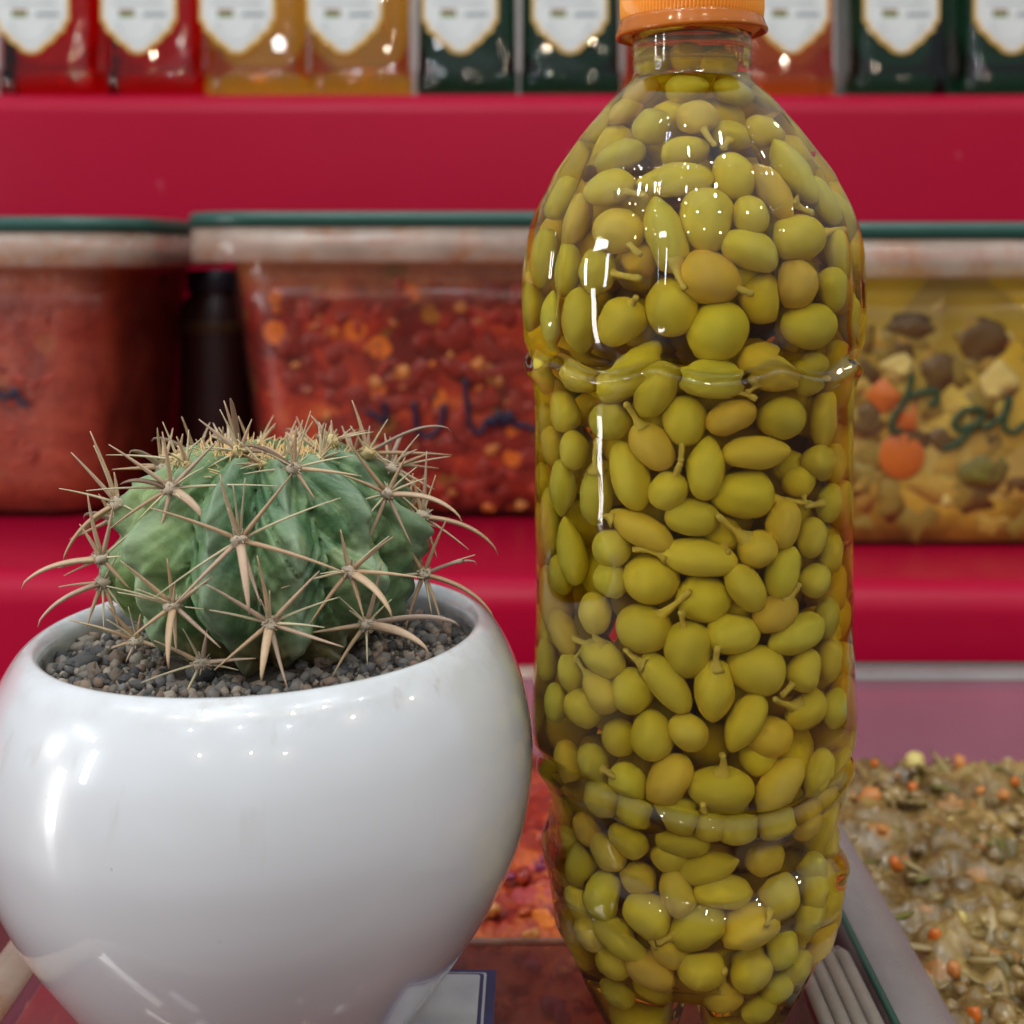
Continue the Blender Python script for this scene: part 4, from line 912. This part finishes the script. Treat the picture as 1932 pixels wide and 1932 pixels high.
v, f = lathe(fine, 128)
v = [Vector((x, y, z+x*0.030*sstep(0.05, 0.10, z))) for x, y, z in v]
mk('pot_wall', v, f, M['glaze'], POT)

# soil and gravel
CXc = (500-HX)*PK; CYc = PY+0.0045
def m_soil():
    t = NT('dark_potting_soil'); co = t.coord(); n = t.noise(co, 160, 5, 0.7)
    c = t.ramp(n, [(0.3, (0.03, 0.024, 0.018)), (0.5, (0.08, 0.062, 0.05)), (0.7, (0.20, 0.15, 0.11))])
    return t.end(t.bsdf(c, 0.95, t.bump(n, 0.9, 0.002)))
M['soil'] = m_soil()
v = []; f = []; n_r, n_a = 26, 90; SZS = PB+0.0975
v.append((PX, PY, SZS))
def soilz(x, y): return SZS+(x-PX)*0.03+0.0012*noise.noise(Vector((x*90, y*90, 0)))+0.0006*noise.noise(Vector((x*300, y*300, 2)))
for j in range(1, n_r+1):
    for i in range(n_a):
        r = 0.0532*j/n_r; a = 2*PI*i/n_a; x = PX+r*math.cos(a); y = PY+r*math.sin(a); v.append((x, y, soilz(x, y)))
f += [[0, 1+i, 1+(i+1) % n_a] for i in range(n_a)]
for j in range(n_r-1):
    for i in range(n_a):
        k = (i+1) % n_a; f.append([1+j*n_a+i, 1+(j+1)*n_a+i, 1+(j+1)*n_a+k, 1+j*n_a+k])
tag(mk('potting_soil', v, f, M['soil']), 'dark gritty soil filling the white pot', 'soil', kind='stuff')
def m_stone():
    t = NT('gravel'); co = t.coord('Object', obj_random=True); g = t.n('NewGeometry'); oi = t.n('ObjectInfo')
    rr2 = t.math('FRACT', t.math('ADD', g.outputs['Random Per Island'], oi.outputs['Random']))
    c = t.ramp(rr2, [(0, (0.06, 0.06, 0.062)), (0.3, (0.15, 0.145, 0.14)), (0.55, (0.24, 0.215, 0.19)), (0.75, (0.25, 0.17, 0.12)), (0.9, (0.42, 0.36, 0.29)), (1, (0.10, 0.08, 0.06))])
    n = t.noise(co, 400, 4, 0.6); c = t.mix(0.5, c, t.ramp(n, [(0.3, (0.5, 0.5, 0.5)), (0.7, (1.3, 1.3, 1.3))]), 'MULTIPLY')
    return t.end(t.bsdf(c, 0.85, t.bump(n, 0.5, 0.0006)))
M['stone'] = m_stone()
rs = random.Random(3); mb = MB()
for k in range(2300):
    r = 0.0515*math.sqrt(rs.uniform(0.22, 1)); a = rs.uniform(0, 2*PI); s = rs.choice((0.0005, 0.0007, 0.0009, 0.0012, 0.0018))*rs.uniform(0.8, 1.2)
    vv, ff = blob(4, 6, 0.5, rs.uniform(0, 90), (s, s*rs.uniform(0.6, 1), s*0.7)); x = PX+r*math.cos(a); y = PY+r*math.sin(a)
    Rm = Euler((rs.random()*3, rs.random()*3, rs.random()*6)).to_matrix(); mb.add([Rm @ q+Vector((x, y, soilz(x, y)+s*0.35)) for q in vv], ff)
tag(mb.build('gravel', M['stone']), 'fine grey and brown grit strewn over the soil', 'gravel', kind='stuff')
stone_me = []
for k in range(8):
    vv, ff = blob(8, 10, 0.55, k*7.7, (1, 0.8, 0.62)); me = bpy.data.meshes.new('pebble'); me.from_pydata([tuple(q) for q in vv], [], ff); me.polygons.foreach_set('use_smooth', [k % 3 > 0]*len(ff)); me.materials.append(M['stone']); stone_me.append(me)
st_list = []
for (x, y, s) in [(760, 1150, 62), (850, 1170, 30), (975, 1175, 32), (650, 1165, 36), (560, 1160, 30), (520, 1170, 24), (350, 1120, 40), (270, 1100, 34), (230, 1050, 38), (310, 1090, 52), (200, 1060, 22), (370, 1040, 36), (330, 1000, 40), (250, 1010, 34), (440, 1130, 30), (480, 1150, 26), (700, 1170, 24), (610, 1130, 26), (440, 1070, 38), (1080, 1160, 26), (1140, 1120, 30), (1220, 1110, 22), (1290, 1090, 26), (1360, 1070, 22), (1180, 1150, 22), (1450, 1040, 24), (1520, 1020, 20), (1580, 1000, 24), (1240, 1060, 22), (1640, 960, 22), (390, 1150, 22), (900, 1150, 22), (1040, 1180, 20), (600, 1090, 26), (1130, 1180, 18), (1400, 1110, 22), (1330, 1130, 20)]:
    dx, dy = 0.5*x, 708.4+0.5*y
    Y = (CAMZ-SZS)*F/(dy-HY); p = at(dx, dy, Y)
    if math.hypot(p.x-PX, p.y-PY) > 0.0505:
        k = 0.0505/math.hypot(p.x-PX, p.y-PY); p = Vector((PX+(p.x-PX)*k, PY+(p.y-PY)*k, p.z))
    st_list.append((p, 0.25*s/F*Y*1.0, x))
st_list.sort(key=lambda q: q[2])
for k, (p, s, x) in enumerate(st_list):
    o = mkmesh('pebble', stone_me[k % 8]); s = max(s*1.9, 0.0019)*rs.uniform(0.9, 1.25); o.scale = (s*1.15, s, s); o.location = (p.x, p.y, soilz(p.x, p.y)+s*0.35); o.rotation_euler = (rs.uniform(-.4, .4), rs.uniform(-.4, .4), rs.random()*6)
    tag(o, 'small stone on the soil, %s counted from the left' % (ordn[k] if k < 24 else ['twenty fifth', 'twenty sixth', 'twenty seventh', 'twenty eighth', 'twenty ninth', 'thirtieth', 'thirty first', 'thirty second', 'thirty third', 'thirty fourth', 'thirty fifth', 'thirty sixth', 'thirty seventh', 'thirty eighth'][k-24]), 'pebble', 'stones on the soil in the pot')

# ---------------------------------------------------------------- cactus
CR = 0.0412; CHh = 0.0300; CZ = SZS+0.0262
CACT = empty('cactus', (CXc, CYc, SZS), 'squat ribbed green barrel cactus with long tan hooked spines', 'cactus')
NR = 12
def crib(a, vv):
    """0 in grooves .. 1 on ridges; vv 0 top .. 1 bottom"""
    az0 = -PI/2+math.radians(-9+13*(vv-0.5))
    q = ((a-az0)/(2*PI/NR)) % 1.0; q = min(q, 1-q)*2
    return (1-q)
def cpt(a, th, spike=0.0):
    vv = th/PI
    rb = crib(a, vv); s = math.sin(th); c = math.cos(th)
    env = s**0.5
    r = CR*(abs(s)**0.80); z = CHh*(c if c < 0 else 0.92*c**1.15 if c > 0 else 0)
    top = sstep(0.42, 0.0, th)
    z -= 0.0105*top
    dep = 0.0092*env*(sstep(0.02, 0.5, s))
    ridge = rb**1.15
    bumpv = 0.0
    # chin-like tubercles along each rib, with wrinkles running down into the groove
    idx = int(((a+PI/2-math.radians(-9+13*(vv-0.5)))/(2*PI/NR)+0.5) // 1)
    ph = 0.5*(idx % 2)
    bumpv = 0.0026*math.cos(2*PI*(vv*3.6+ph))*rb*env
    wr = 0.0026*noise.noise(Vector((a*2.2, vv*19+rb*2.2+idx*3, idx*5)))*(1-rb*0.55)*env
    wr += 0.0015*noise.noise(Vector((a*9, vv*22-rb*3, idx*2)))*env
    wr += 0.0014*noise.noise(Vector((math.cos(a)*2.6, math.sin(a)*2.6, vv*7)))*env
    vq = sstep(0.55, 0.80, vv); r *= 1-0.16*vq
    ck = 1-abs(noise.noise(Vector((a*3.1+idx, vv*9-rb*1.5, idx*1.7)))); wr -= 0.0034*max(0, ck-0.72)/0.28*env*(1-0.4*rb)
    r2 = r-dep*(1-ridge)+bumpv+wr
    z2 = z-0.0018*(1-ridge)*top
    return Vector((max(r2, 0.0002)*math.cos(a), max(r2, 0.0002)*math.sin(a), z2))
v = []; f = []; NA, NT_ = 384, 150
for j in range(NT_+1):
    th = 0.015+(PI*0.86-0.015)*j/NT_
    for i in range(NA): v.append(cpt(2*PI*i/NA, th)+Vector((0, 0, CZ-SZS)))
for j in range(NT_):
    for i in range(NA):
        k = (i+1) % NA; f.append([j*NA+i, (j+1)*NA+i, (j+1)*NA+k, j*NA+k])
f.append([i for i in range(NA)])
t = NT('cactus_skin'); co = t.coord()
sx = t.n('SeparateXYZ'); t.l(co, sx.inputs[0])
n1 = t.noise(co, 60, 6, 0.68, 0.8); n2 = t.noise(co, 420, 3)
c = t.ramp(n1, [(0.28, (0.030, 0.088, 0.036)), (0.44, (0.075, 0.155, 0.066)), (0.58, (0.165, 0.255, 0.110)), (0.74, (0.31, 0.37, 0.19))])
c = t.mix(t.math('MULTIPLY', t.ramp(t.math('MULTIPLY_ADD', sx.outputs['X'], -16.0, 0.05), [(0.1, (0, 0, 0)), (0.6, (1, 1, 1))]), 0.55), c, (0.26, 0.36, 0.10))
low = t.ramp(t.math('ADD', t.math('MULTIPLY_ADD', sx.outputs['Z'], -70.0, 1.0), t.math('MULTIPLY', n1, 0.7)), [(0.45, (0, 0, 0)), (0.95, (1, 1, 1))])
c = t.mix(t.math('MULTIPLY', low, 0.8), c, (0.30, 0.22, 0.09))
at_n = t.n('Attribute'); at_n.attribute_name = 'ridge'
c = t.mix(t.math('MULTIPLY', t.ramp(t.math('ADD', at_n.outputs['Fac'], t.math('MULTIPLY_ADD', n1, 0.3, -0.15)), [(0.62, (0, 0, 0)), (0.95, (1, 1, 1))]), 0.45), c, (0.27, 0.34, 0.24))
t2 = t.ramp(n2, [(0.62, (0, 0, 0)), (0.75, (1, 1, 1))]); c = t.mix(t.math('MULTIPLY', t2, 0.22), c, (0.32, 0.40, 0.26))
M['cactus'] = t.end(t.bsdf(c, 0.48, t.bump(t.math('ADD', n2, t.math('MULTIPLY', n1, 1.5)), 0.3, 0.0008), Subsurface_Weight=0.12, Subsurface_Radius=(0.002, 0.004, 0.001), Subsurface_Scale=0.5, Specular_IOR_Level=0.4))
cbo = mk('cactus_body', v, f, M['cactus'], CACT)
at_ = cbo.data.attributes.new('ridge', 'FLOAT', 'POINT')
at_.data.foreach_set('value', [crib(2*PI*i/NA, (0.015+(PI*0.86-0.015)*j/NT_)/PI) for j in range(NT_+1) for i in range(NA)])
def m_spine():
    t = NT('spine'); co = t.coord(); oi = t.n('ObjectInfo'); n = t.noise(co, 420, 4, 0.7)
    b = t.ramp(oi.outputs['Random'], [(0, (0.42, 0.28, 0.15)), (0.5, (0.62, 0.46, 0.27)), (1.0, (0.50, 0.39, 0.30))])
    c = t.mix(t.math('MULTIPLY', n, 0.8), b, (0.36, 0.20, 0.12)); return t.end(t.bsdf(c, 0.45))
M['spine'] = m_spine(); M['spine_thin'] = m_simple('pale_spine', (0.56, 0.48, 0.30), 0.5); M['spine_grey'] = m_simple('grey_hooked_spine', (0.33, 0.24, 0.18), 0.5)
M['spine_dark'] = m_simple('dark_spine', (0.20, 0.12, 0.07), 0.5)
M['wool'] = m_simple('areole_wool', (0.46, 0.38, 0.28), 0.95); M['wool_new'] = m_simple('fresh_areole_wool', (0.60, 0.47, 0.24), 0.95)
areoles = [
 ((905, 620), 0, [(940, 893, 'c'), (830, 372, 'r'), (568, 500, 'r'), (1100, 372, 'r'), (1310, 748, 'r'), (640, 885, 'r'), (985, 868, 'r'), (1285, 462, 't'), (578, 842, 't')]),
 ((645, 425), 0, [(452, 412, 'd'), (410, 260, 'r'), (612, 212, 'r'), (822, 245, 'r'), (795, 572, 'c'), (410, 582, 'r'), (325, 435, 't'), (1050, 418, 't'), (598, 600, 'r')]),
 ((1110, 350), 0, [(905, 268, 'd'), (920, 372, 't'), (1365, 380, 'r'), (1340, 302, 't'), (1190, 470, 'r'), (1118, 190, 'r'), (1170, 295, 't')]),
 ((1462, 445), 0, [(1745, 545, 'c'), (1300, 225, 'r'), (1530, 308, 'r'), (1283, 500, 't'), (1350, 705, 'r'), (1553, 640, 'r'), (1290, 375, 'r')]),
 ((1432, 292), 1, [(1328, 93, 'r'), (1705, 205, 'g'), (1705, 300, 'r'), (1630, 430, 'r'), (1395, 190, 'r')]),
 ((1250, 248), 1, [(1172, 150, 'r'), (1250, 168, 'r'), (1385, 208, 'r'), (1300, 300, 't'), (1200, 215, 'r')]),
 ((1320, 738), 0, [(1480, 908, 'c'), (1285, 582, 'r'), (1060, 803, 't'), (1162, 948, 'r'), (1482, 610, 'r'), (1600, 765, 'r'), (1375, 925, 'r')]),
 ((1020, 935), 0, [(985, 1148, 'c'), (970, 680, 'r'), (778, 788, 'r'), (1205, 738, 'r'), (1297, 1025, 'r'), (808, 1112, 'r'), (698, 873, 't'), (1275, 838, 't'), (1085, 1182, 'r')]),
 ((655, 868), 0, [(635, 1098, 'c'), (630, 690, 'r'), (455, 700, 'r'), (443, 818, 't'), (500, 985, 'r'), (832, 1028, 'r'), (665, 1042, 'r'), (802, 758, 'r')]),
 ((385, 690), 0, [(78, 795, 'c'), (300, 560, 'r'), (430, 478, 'r'), (492, 808, 'r'), (330, 445, 'r'), (562, 540, 't'), (270, 740, 't')]),
 ((352, 480), 0, [(268, 290, 'r'), (340, 210, 'r'), (235, 700, 'c'), (430, 365, 'r'), (600, 445, 't'), (300, 600, 'r')]),
 ((362, 780), 0, [(140, 940, 'c'), (325, 955, 'r'), (450, 955, 'r'), (475, 905, 't')]),
 ((1600, 748), 0, [(1865, 915, 'c'), (1488, 590, 'r'), (1682, 550, 'r'), (1528, 965, 'r'), (1668, 945, 'r'), (1800, 705, 'g'), (1435, 770, 't')]),
 ((1640, 530), 0, [(1880, 668, 'c'), (1610, 285, 'r'), (1560, 392, 'r'), (1575, 640, 'r'), (1650, 690, 'r')]),
 ((1382, 938), 0, [(1618, 1040, 'c'), (1440, 700, 'r'), (1252, 1142, 'r'), (1140, 975, 'r'), (1735, 940, 'g'), (1478, 845, 't')]),
 ((482, 1000), 0, [(262, 923, 'r'), (645, 1035, 'r'), (402, 868, 'r'), (530, 900, 'r'), (420, 1030, 'r'), (475, 1080, 'r')]),
 ((760, 1085), 0, [(580, 1000, 'r'), (965, 1068, 'r'), (783, 950, 'r'), (900, 1112, 't'), (680, 1110, 'r')]),
 ((592, 255), 1, [(328, 120, 'g'), (688, 75, 'r'), (785, 98, 'r'), (712, 112, 'r'), (540, 310, 't'), (495, 300, 'r')]),
 ((672, 318), 1, [(745, 355, 't'), (600, 300, 't'), (690, 220, 'r'), (400, 300, 't')]),
 ((905, 285), 1, [(868, 85, 'd'), (845, 95, 'r'), (750, 165, 'r'), (950, 165, 'r'), (1060, 325, 'd'), (800, 230, 't'), (780, 280, 't')]),
 ((1560, 350), 0, [(1700, 305, 't'), (1625, 290, 'r'), (1500, 290, 'r'), (1640, 430, 'r')]),
 ((450, 345), 0, [(365, 375, 't'), (400, 300, 'r'), (520, 300, 'r'), (390, 420, 'r')]),
]
def hit_cactus(zx, zy):
    dx, dy = 0.5*zx, 708.4+0.5*zy
    for shrink in (1, 0.98, 0.96, 0.93, 0.9, 0.86, 0.8):
        ddx = 500+(dx-500)*shrink; d = Vector(((ddx-HX)/F, 1, (HY-dy)/F))
        for k in range(220):
            Y = CYc-0.045+k*0.0004; p = Vector((0, 0, CAMZ))+d*Y; q = p-Vector((CXc, CYc, CZ))
            # inside the ridge envelope?
            c = max(-1, min(1, q.z/(CHh*(0.92 if q.z > 0 else 1)))); s_ = math.sqrt(max(0, 1-c*c))**0.80*CR
            if -CHh < q.z < CHh*0.92 and math.hypot(q.x, q.y) < s_-0.0004: return p
    return None
def spine_at(p0, p1, kind, out, par, inv):
    L = (p1-p0).length; d = (p1-p0).normalized()
    if kind in 'cgd':
        bendd = Vector((0, 0, 1))*0.18*L+out*0.10*L
        pts = bez(p0, p0+(p1-p0)*0.62+bendd, p1, 12)
        if kind in 'cg':   # hooked tip
            t_ = (pts[-1]-pts[-2]).normalized(); pts[-1] = pts[-1]+Vector((0, 0.0004, -0.0007))
        r0 = 0.00104 if kind == 'c' else 0.00075
        rad = [r0*x_ for x_ in (1.0, 1.05, 1.0, 0.98, 0.95, 0.9, 0.85, 0.78, 0.70, 0.6, 0.48, 0.34, 0.12)]
        vv, ff = tube(pts, rad, 8, 0.6, out); m = M['spine'] if kind == 'c' else M['spine_grey'] if kind == 'g' else M['spine_dark']
    elif kind == 'r':
        pts = bez(p0, (p0+p1)/2+Vector((R.uniform(-1, 1), R.uniform(-1, 1), R.uniform(-0.3, 1)))*0.05*L, p1, 7)
        r0 = 0.00060; vv, ff = tube(pts, [r0*(1.05-0.85*(i/7)**1.4) for i in range(8)], 6); m = M['spine']
    else:
        pts = bez(p0, (p0+p1)/2+Vector((0, 0, 0.04*L)), p1, 6)
        vv, ff = tube(pts, [0.00036*(1.1-0.8*i/6) for i in range(7)], 5); m = M['spine_thin']
    o = mk('spine', [inv @ q for q in vv], ff, m, par); return o
def wool(p, out, s, m):
    mbw = MB(); vv, ff = blob(8, 12, 0.5, R.uniform(0, 50), (s, s, s*0.8)); mbw.add(vv, ff)
    for k in range(34):     # felt hairs
        d = Vector((R.gauss(0, 1), R.gauss(0, 1), R.gauss(0, 1))).normalized()
        d = (d+out*0.6).normalized(); mbw.add(*tube([d*s*0.6, d*s*1.25+Vector((R.uniform(-1, 1), R.uniform(-1, 1), R.uniform(-1, 1)))*s*0.25], [s*0.16, s*0.05], 4))
    o = mbw.build('areole', m, CACT); o.location = p-CACT.location; return o
CAC = Vector((CXc, CYc, CZ-0.012))
for (ax, ay), young, sps in areoles:
    p = hit_cactus(ax, ay)
    if p is None: print('miss', ax, ay); continue
    out = (p-CAC).normalized(); s = 0.0021 if young else 0.0019
    ar = wool(p, out, s, M['wool_new'] if young else M['wool'])
    inv = Matrix.Translation(-p)
    for q_ in range(3):
        b2 = R.uniform(0, 2*PI); rv = Vector((math.cos(b2), -0.15, math.sin(b2)))*R.uniform(0.006, 0.013)+out*0.004
        spine_at(p+rv.normalized()*s*0.4, p+rv, 't', out, ar, inv)
    for (ex, ey, kd) in sps:
        e2 = at(0.5*ex, 708.4+0.5*ey, p.y); dl = (e2-p).length
        fwd = {'c': 0.55, 'g': 0.1, 'd': 0.35, 'r': 0.32, 't': 0.18}[kd]
        # spines at the front lean towards the viewer, those at the rim stay in plane
        yq = p.y-fwd*dl*max(0.0, min(1, (CYc-p.y)/CR+0.15))
        if kd in 'cg' and ay > 700: yq -= 0.002
        e3 = at(0.5*ex, 708.4+0.5*ey, yq)
        spine_at(p+(e3-p).normalized()*s*0.4, e3, kd, out, ar, inv)
# crown: young golden spines round the growing point, and areoles on the far side
for k in range(15):
    a = 2*PI*k/15+0.2; th = 0.30+0.20*(k % 2)
    q = cpt(a, th)+Vector((CXc, CYc, CZ)); out = (q-CAC).normalized(); ar = wool(q, out, 0.0014, M['wool_new'])
    for i in range(5):
        d = (out*0.8+Vector((R.gauss(0, .6), R.gauss(0, .6), R.gauss(0.15, .45)))).normalized()
        spine_at(q, q+d*R.uniform(0.004, 0.0085), 'r' if i % 2 else 't', out, ar, Matrix.Translation(-q))
for k in range(NR):
    a0 = -PI/2+math.radians(-9)+k*2*PI/NR
    if math.sin(a0) < 0.15: continue
    for vv_ in (0.24, 0.42):
        a = a0+math.radians(13*(vv_-0.5)); q = cpt(a, vv_*PI)+Vector((CXc, CYc, CZ)); out = (q-CAC).normalized(); ar = wool(q, out, 0.0018, M['wool'])
        for i in range(6):
            b_ = 2*PI*i/6; tn = Vector((-math.sin(a), math.cos(a), 0)); up = out.cross(tn)
            d = (out*0.7+(tn*math.cos(b_)+up*math.sin(b_))*0.9).normalized(); spine_at(q, q+d*R.uniform(0.008, 0.014), 'r' if i else 'g', out, ar, Matrix.Translation(-q))
# woolly golden crown
mbw = MB()
for k in range(760):
    a = R.uniform(0, 2*PI); r = 0.0165*R.random()**0.4; q = Vector((r*math.cos(a), r*math.sin(a), CHh-0.0105))
    d = Vector((R.gauss(0, .8), R.gauss(0, .8), R.uniform(0.4, 1.1))).normalized()
    mbw.add(*tube([q, q+d*R.uniform(0.004, 0.0095)], [0.00034, 0.00010], 4))
o = mbw.build('crown_wool', m_simple('golden_crown_hair', (0.78, 0.50, 0.22), 0.7), CACT); o.location = (0, 0, CZ-SZS); o['kind'] = 'stuff'
